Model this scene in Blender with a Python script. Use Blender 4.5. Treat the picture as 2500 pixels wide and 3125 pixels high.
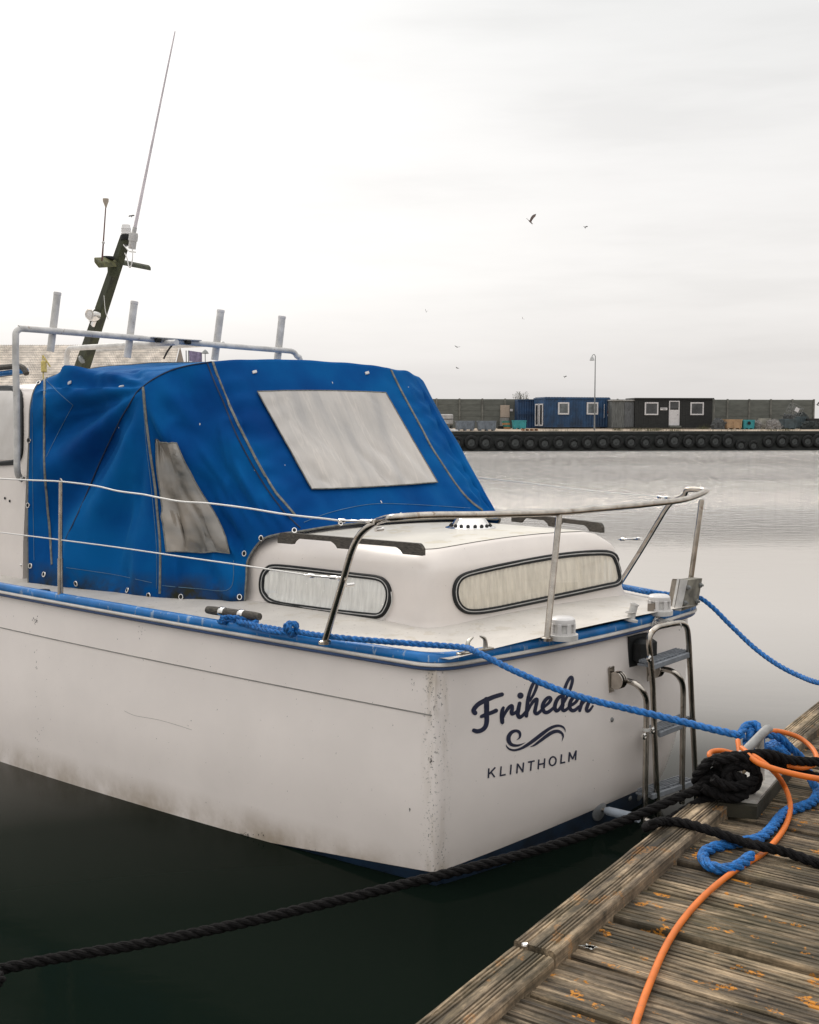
import bpy, math, random
from mathutils import Vector as V, Matrix
from mathutils.bvhtree import BVHTree
R=math.radians
SC=bpy.context.scene
for o in list(bpy.data.objects): bpy.data.objects.remove(o)
COL=SC.collection
random.seed(7)
# ------------------------------------------------------------------ camera
F=3431.0; CH=2.4; PIT=math.atan((1562.5-1290)/F); K=2500/1725
cam=bpy.data.objects.new('camera',bpy.data.cameras.new('camera')); COL.objects.link(cam)
cam.location=(0,0,CH); cam.rotation_euler=(R(90)-PIT,0,0)
cam.data.sensor_fit='HORIZONTAL'; cam.data.sensor_width=36; cam.data.lens=36*F/2500; cam.data.clip_end=4000; cam.data.clip_start=.05
SC.camera=cam
# ------------------------------------------------------------------ world and sun
SUN_EL,SUN_AZ=R(40),R(-28)      # azimuth from +Y, towards -X
w=bpy.data.worlds.new('World'); SC.world=w; w.use_nodes=True
nt=w.node_tree; nt.nodes.clear()
def N(nt,t,**k):
    n=nt.nodes.new(t)
    for a,b in k.items():
        if a.startswith('i_'):
            key=a[2:]; key=int(key) if key.isdigit() else key.replace('_',' ')
            n.inputs[key].default_value=b
        else: setattr(n,a,b)
    return n
def ramp(nt,pts,fac=None,interp='LINEAR'):
    n=nt.nodes.new('ShaderNodeValToRGB'); cr=n.color_ramp; cr.interpolation=interp
    while len(cr.elements)<len(pts): cr.elements.new(.5)
    for e,(p,c) in zip(cr.elements,pts):
        e.position=p; e.color=tuple(c)+(1,) if hasattr(c,'__len__') else (c,c,c,1)
    if fac is not None: nt.links.new(fac,n.inputs[0])
    return n
L=nt.links.new
sky=N(nt,'ShaderNodeTexSky',sky_type='NISHITA',sun_disc=False,sun_elevation=SUN_EL,sun_rotation=SUN_AZ,dust_density=6,air_density=1)
hs=N(nt,'ShaderNodeHueSaturation',i_Saturation=.2,i_Value=.55); L(sky.outputs[0],hs.inputs['Color'])
bgs=N(nt,'ShaderNodeBackground',i_Strength=.05); L(hs.outputs[0],bgs.inputs[0])
tc=N(nt,'ShaderNodeTexCoord'); sep=N(nt,'ShaderNodeSeparateXYZ'); L(tc.outputs['Generated'],sep.inputs[0])
grad=ramp(nt,[(0,(.735,.705,.685)),(.07,(.77,.745,.725)),(.12,(.83,.81,.79)),(.2,(.80,.785,.77)),(.34,(.70,.70,.69)),(.5,(1.05,1.045,1.035)),(1,(1.75,1.74,1.73))],sep.outputs[2])
mp=N(nt,'ShaderNodeMapping'); mp.inputs['Scale'].default_value=(1.3,1.3,9); L(tc.outputs['Generated'],mp.inputs[0])
no=N(nt,'ShaderNodeTexNoise',i_Scale=2.6,i_Detail=5.0,i_Roughness=.55); L(mp.outputs[0],no.inputs['Vector'])
cl=ramp(nt,[(.34,.91),(.5,.98),(.68,1.03)],no.outputs[0])
mx=N(nt,'ShaderNodeMix',data_type='RGBA',blend_type='MULTIPLY'); mx.inputs[0].default_value=1
L(grad.outputs[0],mx.inputs[6]); L(cl.outputs[0],mx.inputs[7])
dt=N(nt,'ShaderNodeVectorMath',operation='DOT_PRODUCT'); L(tc.outputs['Generated'],dt.inputs[0]); dt.inputs[1].default_value=(math.sin(SUN_AZ-.35),math.cos(SUN_AZ-.35),0)
dr=N(nt,'ShaderNodeMapRange',interpolation_type='SMOOTHSTEP'); L(dt.outputs['Value'],dr.inputs[0]); dr.inputs[1].default_value=-.9; dr.inputs[2].default_value=.75; dr.inputs[3].default_value=.98; dr.inputs[4].default_value=1.0
m2=N(nt,'ShaderNodeMix',data_type='RGBA',blend_type='MULTIPLY'); m2.inputs[0].default_value=1; L(mx.outputs[2],m2.inputs[6]); L(dr.outputs[0],m2.inputs[7])
bgc=N(nt,'ShaderNodeBackground',i_Strength=.97); L(m2.outputs[2],bgc.inputs[0])
ad=N(nt,'ShaderNodeAddShader'); L(bgs.outputs[0],ad.inputs[0]); L(bgc.outputs[0],ad.inputs[1])
wo=N(nt,'ShaderNodeOutputWorld'); L(ad.outputs[0],wo.inputs[0])
sl=bpy.data.lights.new('sun','SUN'); sl.energy=1.2; sl.angle=R(14); sl.color=(1,.93,.82)
so=bpy.data.objects.new('sun',sl); COL.objects.link(so); so.location=(-20,30,40)
sd=V((math.sin(SUN_AZ)*math.cos(SUN_EL),math.cos(SUN_AZ)*math.cos(SUN_EL),math.sin(SUN_EL)))
so.rotation_euler=(-sd).to_track_quat('-Z','Y').to_euler()
SC.view_settings.view_transform='Standard'; SC.view_settings.look='None'; SC.view_settings.exposure=0; SC.view_settings.gamma=1
SC.render.engine='CYCLES'
# ------------------------------------------------------------------ measuring: photo point -> metres on a known plane
Cc=V((0,0,CH)); cp,sp=math.cos(PIT),math.sin(PIT)
def ray(x,y):
    X=(x*K-1250)/F; Y=-(y*K-1562.5)/F
    return V((X,cp+Y*sp,-sp+Y*cp))
def pz(x,y,z):
    r=ray(x,y); return Cc+r*((z-CH)/r.z)
def pp(x,y,p,n):
    r=ray(x,y); return Cc+r*((p-Cc).dot(n)/r.dot(n))
def pd(x,y,d):
    r=ray(x,y); return Cc+r*(d/r.y)
O=V((.140,5.609,0)); FW=V((-.70711,.70711,0)); ST=V((.70711,.70711,0)); UP=V((0,0,1))
def W(s,t,z): return O+FW*s+ST*t+V((0,0,z))
def stz(p): d=p-O; return d.dot(FW),d.dot(ST),p.z
def T(x,y,t): return pp(x,y,O+ST*t,ST)
def S(x,y,s): return pp(x,y,O+FW*s,FW)
def rail_t(s):
    if s<=4: return -.2*s+.01*s*s
    u=(s-4)/4.9; return -.64-.12*4.9*u*(1-u)**2*1.0+ (1.3+.64)*u**2.6
def onrail(x,y,off=0):
    t=0
    for i in range(50): t=.5*t+.5*(rail_t(min(4,max(0,stz(T(x,y,t))[0])))+off)
    return T(x,y,t)
# ------------------------------------------------------------------ mesh helpers
def root_of(o):
    while o.parent: o=o.parent
    return o
def thing(name,label,cat,loc,group=None,kind=None):
    o=bpy.data.objects.new(name,None); COL.objects.link(o); o.location=loc; o.empty_display_size=.2
    o['label']=label; o['category']=cat
    if group: o['group']=group
    if kind: o['kind']=kind
    return o
class MB:
    def __init__(s): s.v=[]; s.f=[]; s.m=[]
    def add(s,v,f,m=0):
        n=len(s.v); s.v+= [V(p) for p in v]; s.f+=[tuple(i+n for i in q) for q in f]; s.m+=[m]*len(f); return s
    def grid(s,rows,closed=False,m=0,flip=False):
        nr=len(rows); nc=len(rows[0]); f=[]
        for i in range(nr-1):
            for j in range(nc if closed else nc-1):
                q=(i*nc+j,i*nc+(j+1)%nc,(i+1)*nc+(j+1)%nc,(i+1)*nc+j)
                f.append(q[::-1] if flip else q)
        return s.add([p for r in rows for p in r],f,m)
    def fan(s,ring,c=None,m=0):
        c=c or sum((V(p) for p in ring),V())/len(ring); n=len(ring)
        return s.add(list(ring)+[c],[(i,(i+1)%n,n) for i in range(n)],m)
    def box(s,c,X,Y,Z,m=0,ch=0):
        c=V(c);X=V(X)/2;Y=V(Y)/2;Z=V(Z)/2
        if ch<=0:
            v=[c+X*a+Y*b+Z*d for d in(-1,1) for b in(-1,1) for a in(-1,1)]
            return s.add(v,[(0,2,3,1),(4,5,7,6),(0,1,5,4),(2,6,7,3),(0,4,6,2),(1,3,7,5)],m)
        lx,ly,lz=X.length,Y.length,Z.length; ch=min(ch,.45*min(lx,ly,lz))
        ux,uy,uz=X/lx,Y/ly,Z/lz; rows=[]
        for h,ins in((-lz,ch),(-lz+ch,0),(lz-ch,0),(lz,ch)):
            A,B=lx-ins,ly-ins; p=[(A,-(B-ch)),(A,B-ch),(A-ch,B),(-(A-ch),B),(-A,B-ch),(-A,-(B-ch)),(-(A-ch),-B),(A-ch,-B)]
            rows.append([c+uz*h+ux*q[0]+uy*q[1] for q in p])
        s.grid(rows,True,m); s.fan(rows[0][::-1],None,m); s.fan(rows[-1],None,m); return s
    def tube(s,pts,r,seg=12,closed=False,cap=True,m=0):
        pts=[V(p) for p in pts]; n=len(pts); rr=r if hasattr(r,'__len__') else [r]*n
        tg=[]
        for i in range(n):
            a=pts[(i-1)%n] if closed or i>0 else pts[i]; b=pts[(i+1)%n] if closed or i<n-1 else pts[i]
            d=(b-a); tg.append(d.normalized() if d.length>1e-9 else (tg[-1] if tg else UP.copy()))
        u=tg[0].cross(UP); u=u.normalized() if u.length>.05 else tg[0].cross(V((1,0,0))).normalized()
        rows=[]
        for i in range(n):
            u=(u-tg[i]*u.dot(tg[i])).normalized(); v=tg[i].cross(u)
            rows.append([pts[i]+(u*math.cos(2*math.pi*k/seg)+v*math.sin(2*math.pi*k/seg))*rr[i] for k in range(seg)])
        if closed: rows.append(rows[0])
        s.grid(rows,True,m)
        if cap and not closed: s.fan(rows[0][::-1],pts[0],m); s.fan(rows[-1],pts[-1],m)
        return s
    def lathe(s,c,ax,prof,seg=24,m=0):
        c=V(c);ax=V(ax).normalized(); u=ax.cross(V((.3,.9,.1))).normalized(); v=ax.cross(u)
        rows=[[c+ax*h+(u*math.cos(2*math.pi*k/seg)+v*math.sin(2*math.pi*k/seg))*max(r,1e-4) for k in range(seg)] for r,h in prof]
        s.grid(rows,True,m); return s
    def prism(s,poly,d,m=0):
        d=V(d); n=len(poly); a=[V(p) for p in poly]; b=[p+d for p in a]
        s.add(a+b,[(i,(i+1)%n,n+(i+1)%n,n+i) for i in range(n)]+[tuple(range(n))[::-1],tuple(range(n,2*n))],m); return s
    def build(s,name,mats,parent=None,smooth=True,label=None,cat=None,group=None,kind=None,ang=40,loc=None):
        mats=mats if isinstance(mats,(list,tuple)) else [mats]
        if parent is not None: off=root_of(parent).location
        elif loc is not None: off=V(loc)
        elif kind=='structure': off=V((0,0,0))
        else:
            xs=[p.x for p in s.v]; ys=[p.y for p in s.v]; zs=[p.z for p in s.v]
            off=V(((min(xs)+max(xs))/2,(min(ys)+max(ys))/2,min(zs)))
        me=bpy.data.meshes.new(name); me.from_pydata([p-off for p in s.v],[],s.f); 
        for mt in mats: me.materials.append(mt)
        if len(mats)>1: me.polygons.foreach_set('material_index',s.m)
        if smooth:
            me.polygons.foreach_set('use_smooth',[True]*len(s.f))
            try: me.set_sharp_from_angle(angle=R(ang))
            except Exception: pass
        me.update(); o=bpy.data.objects.new(name,me); COL.objects.link(o)
        if parent is not None: o.parent=parent
        else: o.location=off
        if label: o['label']=label
        if cat: o['category']=cat
        if group: o['group']=group
        if kind: o['kind']=kind
        return o
def cr(pts,n=8,closed=False):
    P=[V(p) if not isinstance(p,V) else p for p in pts]; m=len(P); out=[]
    for i in range(m if closed else m-1):
        g=lambda k:(P[k%m] if closed else P[max(0,min(m-1,k))])
        a,b,c,d=g(i-1),g(i),g(i+1),g(i+2)
        for j in range(n):
            t=j/n; out.append(.5*((2*b)+(c-a)*t+(2*a-5*b+4*c-d)*t*t+(3*b-a-3*c+d)*t**3))
    if not closed: out.append(P[-1])
    return out
def resample(pts,step):
    out=[pts[0]]; acc=0; last=pts[0]
    for p in pts[1:]:
        d=(p-last).length
        while d>0 and acc+d>=step:
            f=(step-acc)/d; last=last+(p-last)*f; out.append(last); d=(p-last).length; acc=0
        acc+=d; last=p
    out.append(pts[-1]); return out
def rope_mb(pts,r,pitch=None,strands=3,mb=None,fuzz=0):
    mb=mb or MB(); pitch=pitch or r*7; step=pitch/9
    P=resample(cr(pts,10),step); n=len(P)
    if n<3: return mb
    tg=[(P[min(n-1,i+1)]-P[max(0,i-1)]).normalized() for i in range(n)]
    u=tg[0].cross(UP); u=u.normalized() if u.length>.05 else tg[0].cross(V((1,0,0))).normalized()
    fr=[]
    for i in range(n):
        u=(u-tg[i]*u.dot(tg[i])).normalized(); fr.append((u.copy(),tg[i].cross(u)))
    rs=r*.56; rc=r*.48
    for k in range(strands):
        q=[]
        for i in range(n):
            a=2*math.pi*(i*step/pitch+k/strands); jit=1+random.uniform(-1,1)*fuzz
            q.append(P[i]+(fr[i][0]*math.cos(a)+fr[i][1]*math.sin(a))*rc*jit)
        mb.tube(q,[rs*(1+random.uniform(-1,1)*fuzz) for _ in q],8)
    return mb
def bvh(o):
    me=o.data; off=root_of(o).location if o.parent else o.location
    return BVHTree.FromPolygons([v.co+off for v in me.vertices],[tuple(p.vertices) for p in me.polygons])
def drape(b,x,y,off=0):
    r=ray(x,y).normalized(); h=b.ray_cast(Cc,r)
    if h[0] is None:
        best=None
        for d in (5,6,7,8,9,10):
            q=b.find_nearest(Cc+r*d)
            if q[0] is not None and (best is None or q[3]<best[3]): best=q
        h=best
    p,n=h[0],h[1]
    if n.dot(r)>0: n=-n
    return p+n*off,n
# ------------------------------------------------------------------ materials
def pm(name): 
    m=bpy.data.materials.new(name); m.use_nodes=True; nt=m.node_tree; return m,nt,nt.nodes['Principled BSDF'],nt.links.new
def mat(name,col,rough=.5,metal=0,var=.12,scale=8,col2=None,bump=0,bscale=None,stretch=None,spec=None,coat=0,sheen=0,detail=6,lo=.35,hi=.65):
    m,nt,b,L=pm(name)
    tc=N(nt,'ShaderNodeTexCoord'); mp=N(nt,'ShaderNodeMapping'); L(tc.outputs['Object'],mp.inputs[0])
    if stretch: mp.inputs['Scale'].default_value=stretch
    no=N(nt,'ShaderNodeTexNoise',i_Scale=scale,i_Detail=float(detail),i_Roughness=.6); L(mp.outputs[0],no.inputs['Vector'])
    c2=col2 or tuple(c*(1-var*2.2) for c in col)
    c1=col if col2 else tuple(min(1,c*(1+var)) for c in col)
    rp=ramp(nt,[(lo,c2),(hi,c1)],no.outputs[0]); L(rp.outputs[0],b.inputs['Base Color'])
    b.inputs['Roughness'].default_value=rough; b.inputs['Metallic'].default_value=metal
    if spec is not None: b.inputs['Specular IOR Level'].default_value=spec
    if coat: b.inputs['Coat Weight'].default_value=coat
    if sheen: b.inputs['Sheen Weight'].default_value=sheen
    if bump:
        n2=N(nt,'ShaderNodeTexNoise',i_Scale=bscale or scale*3,i_Detail=4.0); L(mp.outputs[0],n2.inputs['Vector'])
        bp=N(nt,'ShaderNodeBump',i_Strength=bump,i_Distance=.01); L(n2.outputs[0],bp.inputs['Height']); L(bp.outputs[0],b.inputs['Normal'])
    return m
def grime(m,zmap,col,amt,scale=4,stretch=(1,1,.25)):
    """a stain coloured col whose weight follows height (object z) broken up by noise"""
    nt=m.node_tree; L=nt.links.new; b=nt.nodes['Principled BSDF']; src=b.inputs['Base Color'].links[0].from_socket
    tc=N(nt,'ShaderNodeTexCoord'); sp_=N(nt,'ShaderNodeSeparateXYZ'); L(tc.outputs['Object'],sp_.inputs[0])
    mr=N(nt,'ShaderNodeMapRange'); mr.inputs[1].default_value=zmap[0]; mr.inputs[2].default_value=zmap[1]; mr.inputs[3].default_value=1; mr.inputs[4].default_value=0; L(sp_.outputs[2],mr.inputs[0])
    mp=N(nt,'ShaderNodeMapping'); mp.inputs['Scale'].default_value=stretch; L(tc.outputs['Object'],mp.inputs[0])
    no=N(nt,'ShaderNodeTexNoise',i_Scale=scale,i_Detail=8.0,i_Roughness=.65); L(mp.outputs[0],no.inputs['Vector'])
    rp=ramp(nt,[(.38,0),(.68,1)],no.outputs[0])
    mu=N(nt,'ShaderNodeMath',operation='MULTIPLY'); L(mr.outputs[0],mu.inputs[0]); L(rp.outputs[0],mu.inputs[1])
    m2=N(nt,'ShaderNodeMath',operation='MULTIPLY',use_clamp=True); L(mu.outputs[0],m2.inputs[0]); m2.inputs[1].default_value=amt
    mx=N(nt,'ShaderNodeMix',data_type='RGBA'); L(m2.outputs[0],mx.inputs[0]); L(src,mx.inputs[6]); mx.inputs[7].default_value=tuple(col)+(1,)
    L(mx.outputs[2],b.inputs['Base Color']); return m
def specks(m,col,thr,scale,stretch=(1,1,1),amt=.8):
    nt=m.node_tree; L=nt.links.new; b=nt.nodes['Principled BSDF']; src=b.inputs['Base Color'].links[0].from_socket
    tc=N(nt,'ShaderNodeTexCoord'); mp=N(nt,'ShaderNodeMapping'); mp.inputs['Scale'].default_value=stretch; L(tc.outputs['Object'],mp.inputs[0])
    no=N(nt,'ShaderNodeTexNoise',i_Scale=scale,i_Detail=3.0,i_Roughness=.7); L(mp.outputs[0],no.inputs['Vector'])
    rp=ramp(nt,[(thr,0),(thr+.03,amt)],no.outputs[0])
    mx=N(nt,'ShaderNodeMix',data_type='RGBA'); L(rp.outputs[0],mx.inputs[0]); L(src,mx.inputs[6]); mx.inputs[7].default_value=tuple(col)+(1,)
    L(mx.outputs[2],b.inputs['Base Color']); return m
GEL=(.80,.735,.69)
m_hull=mat('hull_gelcoat',GEL,.30,var=.022,scale=1.7,spec=.5)
def corner_stain(m):
    nt=m.node_tree; L=nt.links.new; b=nt.nodes['Principled BSDF']; src=b.inputs['Base Color'].links[0].from_socket
    tc=N(nt,'ShaderNodeTexCoord'); vm=N(nt,'ShaderNodeVectorMath',operation='MULTIPLY'); vm.inputs[1].default_value=(1,1,0); L(tc.outputs['Object'],vm.inputs[0])
    ds=N(nt,'ShaderNodeVectorMath',operation='DISTANCE'); ds.inputs[1].default_value=(-.005,.055,0); L(vm.outputs[0],ds.inputs[0])
    mr=N(nt,'ShaderNodeMapRange',interpolation_type='SMOOTHSTEP'); L(ds.outputs['Value'],mr.inputs[0])
    for i,v in enumerate((.01,.10,.75,0)): mr.inputs[i+1].default_value=v
    mp=N(nt,'ShaderNodeMapping'); mp.inputs['Scale'].default_value=(1,1,.22); L(tc.outputs['Object'],mp.inputs[0]); out=src
    for sc,a,b2,col in((14,.45,.7,(.40,.33,.24)),(70,.61,.65,(.06,.055,.05))):
        no=N(nt,'ShaderNodeTexNoise',i_Scale=float(sc),i_Detail=5.0); L((mp if sc<50 else tc).outputs[0 if sc<50 else 'Object'],no.inputs['Vector']); rp=ramp(nt,[(a,0),(b2,1)],no.outputs[0])
        mu=N(nt,'ShaderNodeMath',operation='MULTIPLY'); L(mr.outputs[0],mu.inputs[0]); L(rp.outputs[0],mu.inputs[1])
        mx=N(nt,'ShaderNodeMix',data_type='RGBA'); L(mu.outputs[0],mx.inputs[0]); L(out,mx.inputs[6]); mx.inputs[7].default_value=col+(1,); out=mx.outputs[2]
    L(out,b.inputs['Base Color'])
corner_stain(m_hull)
grime(m_hull,(.02,.20),(.25,.18,.10),.75,2.5,(1,1,.8)); specks(m_hull,(.05,.05,.05),.71,50,(1,1,.8)); 
m_deck=mat('deck_gelcoat',(.57,.53,.48),.5,var=.05,scale=3,bump=.1,bscale=60); specks(m_deck,(.12,.10,.07),.665,45); specks(m_deck,(.42,.36,.27),.6,7,amt=.35)
m_cab=mat('cabin_gelcoat',(.68,.62,.57),.35,var=.03,scale=2); specks(m_cab,(.08,.07,.06),.71,60)
m_roof=mat('cabin_roof_gelcoat',(.60,.565,.50),.5,var=.05,scale=3,bump=.1,bscale=70); specks(m_roof,(.45,.38,.24),.57,5,amt=.4)
m_anti=mat('antifouling_blue',(.006,.022,.05),.6,var=.3,scale=5)
m_rail=mat('rail_blue_vinyl',(.003,.16,.47),.42,var=.12,scale=6); specks(m_rail,(.34,.42,.50),.61,26,(1,1,.3),.65); specks(m_rail,(.01,.03,.06),.69,9,amt=.6)
m_raild=mat('rail_dark_blue',(.01,.05,.16),.45)
m_railw=mat('rail_white_strip',(.62,.58,.53),.45,var=.06,scale=12)
m_chr=mat('stainless_tube',(.50,.455,.40),.22,1,var=.12,scale=14); specks(m_chr,(.20,.12,.06),.62,18,amt=.5)
m_chr2=mat('chrome',(.75,.73,.70),.14,1,var=.06,scale=10)
m_galv=mat('painted_grey_tube',(.56,.545,.52),.55,var=.10,scale=12,bump=.1); specks(m_galv,(.22,.15,.10),.66,20,amt=.6)
m_wire=mat('white_lifeline',(.68,.66,.63),.5,var=.05)
m_blk=mat('black_rubber',(.012,.013,.013),.6,spec=.3,var=.2,scale=20)
m_teak=mat('weathered_dark_teak',(.075,.065,.052),.75,var=.3,scale=10,stretch=(4,4,20),bump=.3,bscale=40)
m_mast=mat('mossy_black_timber',(.030,.032,.022),.85,scale=5,col2=(.055,.062,.030),stretch=(3,3,.6),bump=.4,bscale=30)
m_green=mat('algae_timber',(.10,.10,.035),.85,var=.3,scale=14)
m_glasscl=mat('clear_lens',(.7,.68,.66),.1,var=.05)
m_rb=mat('blue_polyrope',(.002,.135,.43),.65,var=.25,scale=60,bump=.6,bscale=260); specks(m_rb,(.02,.24,.58),.62,180,amt=.45)
m_rk=mat('black_rope',(.009,.008,.008),.85,spec=.15,var=.3,scale=60,bump=.8,bscale=260)
m_cord=mat('white_cord',(.55,.53,.50),.7,var=.12,scale=80,bump=.4,bscale=300)
m_hose=mat('orange_hose',(.64,.15,.012),.5,var=.10,scale=9); specks(m_hose,(.40,.12,.04),.66,14,amt=.5)
m_plas=mat('white_plastic',(.62,.60,.585),.35,var=.05)
m_gplas=mat('grey_step_plastic',(.20,.215,.235),.5,var=.1,scale=20)
m_text=mat('navy_lettering',(.013,.017,.045),.35,var=.1)
m_cover=None
def canvas_mat():
    m,nt,b,L=pm('blue_canvas'); tc=N(nt,'ShaderNodeTexCoord')
    no=N(nt,'ShaderNodeTexNoise',i_Scale=1.6,i_Detail=5.0); L(tc.outputs['Object'],no.inputs['Vector'])
    rp=ramp(nt,[(.32,(.0002,.036,.165)),(.5,(.0005,.060,.225)),(.68,(.0012,.092,.285))],no.outputs[0])
    L(rp.outputs[0],b.inputs['Base Color']); b.inputs['Roughness'].default_value=.8; b.inputs['Sheen Weight'].default_value=.22; b.inputs['Sheen Tint'].default_value=(.06,.5,.85,1); b.inputs['Sheen Roughness'].default_value=.4
    b.inputs['Specular IOR Level'].default_value=.07
    wv=N(nt,'ShaderNodeTexNoise',i_Scale=420,i_Detail=2.0); L(tc.outputs['Object'],wv.inputs['Vector'])
    bp=N(nt,'ShaderNodeBump',i_Strength=.25,i_Distance=.004); L(wv.outputs[0],bp.inputs['Height']); L(bp.outputs[0],b.inputs['Normal'])
    grime(m,(1.14,1.40),(.03,.03,.018),2.2,4,(1,1,1))
    specks(m,(.25,.35,.42),.76,40,amt=.5); return m
m_canv=canvas_mat()
m_zip=mat('zip_tape',(.17,.17,.15),.7,var=.2,scale=30)
m_stitch=mat('stitching',(.10,.20,.30),.8,var=.2)
m_vinyl=mat('clear_vinyl_window',(.50,.46,.42),0.12,scale=1.2,col2=(.38,.36,.34),bump=.5,bscale=7,spec=.6,stretch=(1,1,.5))
m_vinyl2=mat('smoky_vinyl_window',(.33,.285,.235),.12,scale=1.7,col2=(.12,.118,.11),bump=.6,bscale=5,spec=.8,stretch=(1,1,1.6),detail=3,lo=.38,hi=.66)
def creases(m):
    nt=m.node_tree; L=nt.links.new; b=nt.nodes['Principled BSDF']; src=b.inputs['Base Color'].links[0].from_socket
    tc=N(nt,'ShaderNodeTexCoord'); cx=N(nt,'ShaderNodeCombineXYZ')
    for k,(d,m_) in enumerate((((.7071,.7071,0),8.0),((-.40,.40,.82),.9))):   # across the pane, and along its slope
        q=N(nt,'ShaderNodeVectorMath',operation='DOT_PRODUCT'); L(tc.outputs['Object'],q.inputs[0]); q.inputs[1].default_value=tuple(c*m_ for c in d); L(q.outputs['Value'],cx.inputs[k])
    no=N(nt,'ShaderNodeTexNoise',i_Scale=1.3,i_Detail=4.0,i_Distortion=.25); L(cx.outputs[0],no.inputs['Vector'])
    rp=ramp(nt,[(.34,(.84,.85,.87)),(.50,(1,1,1)),(.585,(1,1,1)),(.61,(1.14,1.13,1.12)),(.64,(1,1,1))],no.outputs[0])  # lit ridges and bluish shaded folds of the creases, painted into the colour
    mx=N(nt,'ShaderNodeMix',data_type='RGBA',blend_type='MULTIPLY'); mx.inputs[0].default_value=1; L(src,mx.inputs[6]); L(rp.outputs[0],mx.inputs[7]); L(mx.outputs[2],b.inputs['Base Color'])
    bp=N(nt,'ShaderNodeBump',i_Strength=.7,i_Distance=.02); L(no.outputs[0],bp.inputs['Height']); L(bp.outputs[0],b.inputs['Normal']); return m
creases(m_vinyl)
def glass(name,tint=(.85,.9,.92),k=.5):
    m,nt,b,L=pm(name); nt.nodes.remove(b)
    g=N(nt,'ShaderNodeBsdfGlossy',i_Roughness=.04); t=N(nt,'ShaderNodeBsdfTransparent'); t.inputs[0].default_value=tint+(1,)
    lw=N(nt,'ShaderNodeLayerWeight',i_Blend=.5); pw=N(nt,'ShaderNodeMath',operation='POWER'); L(lw.outputs['Facing'],pw.inputs[0]); pw.inputs[1].default_value=4; ma=N(nt,'ShaderNodeMath',operation='MULTIPLY_ADD',use_clamp=True); L(pw.outputs[0],ma.inputs[0]); ma.inputs[1].default_value=.8; ma.inputs[2].default_value=k*.2
    mx=N(nt,'ShaderNodeMixShader'); L(ma.outputs[0],mx.inputs[0]); L(t.outputs[0],mx.inputs[1]); L(g.outputs[0],mx.inputs[2])
    L(mx.outputs[0],nt.nodes['Material Output'].inputs[0]); return m
m_glass=glass('window_glass',(.97,.96,.94),.35); m_curt=mat('pale_curtain',(.80,.80,.78),.85,var=.07,scale=6,stretch=(8,8,.5)); m_curt2=mat('cream_curtain',(.74,.69,.60),.85,var=.08,scale=6,stretch=(5,5,.4))
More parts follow.
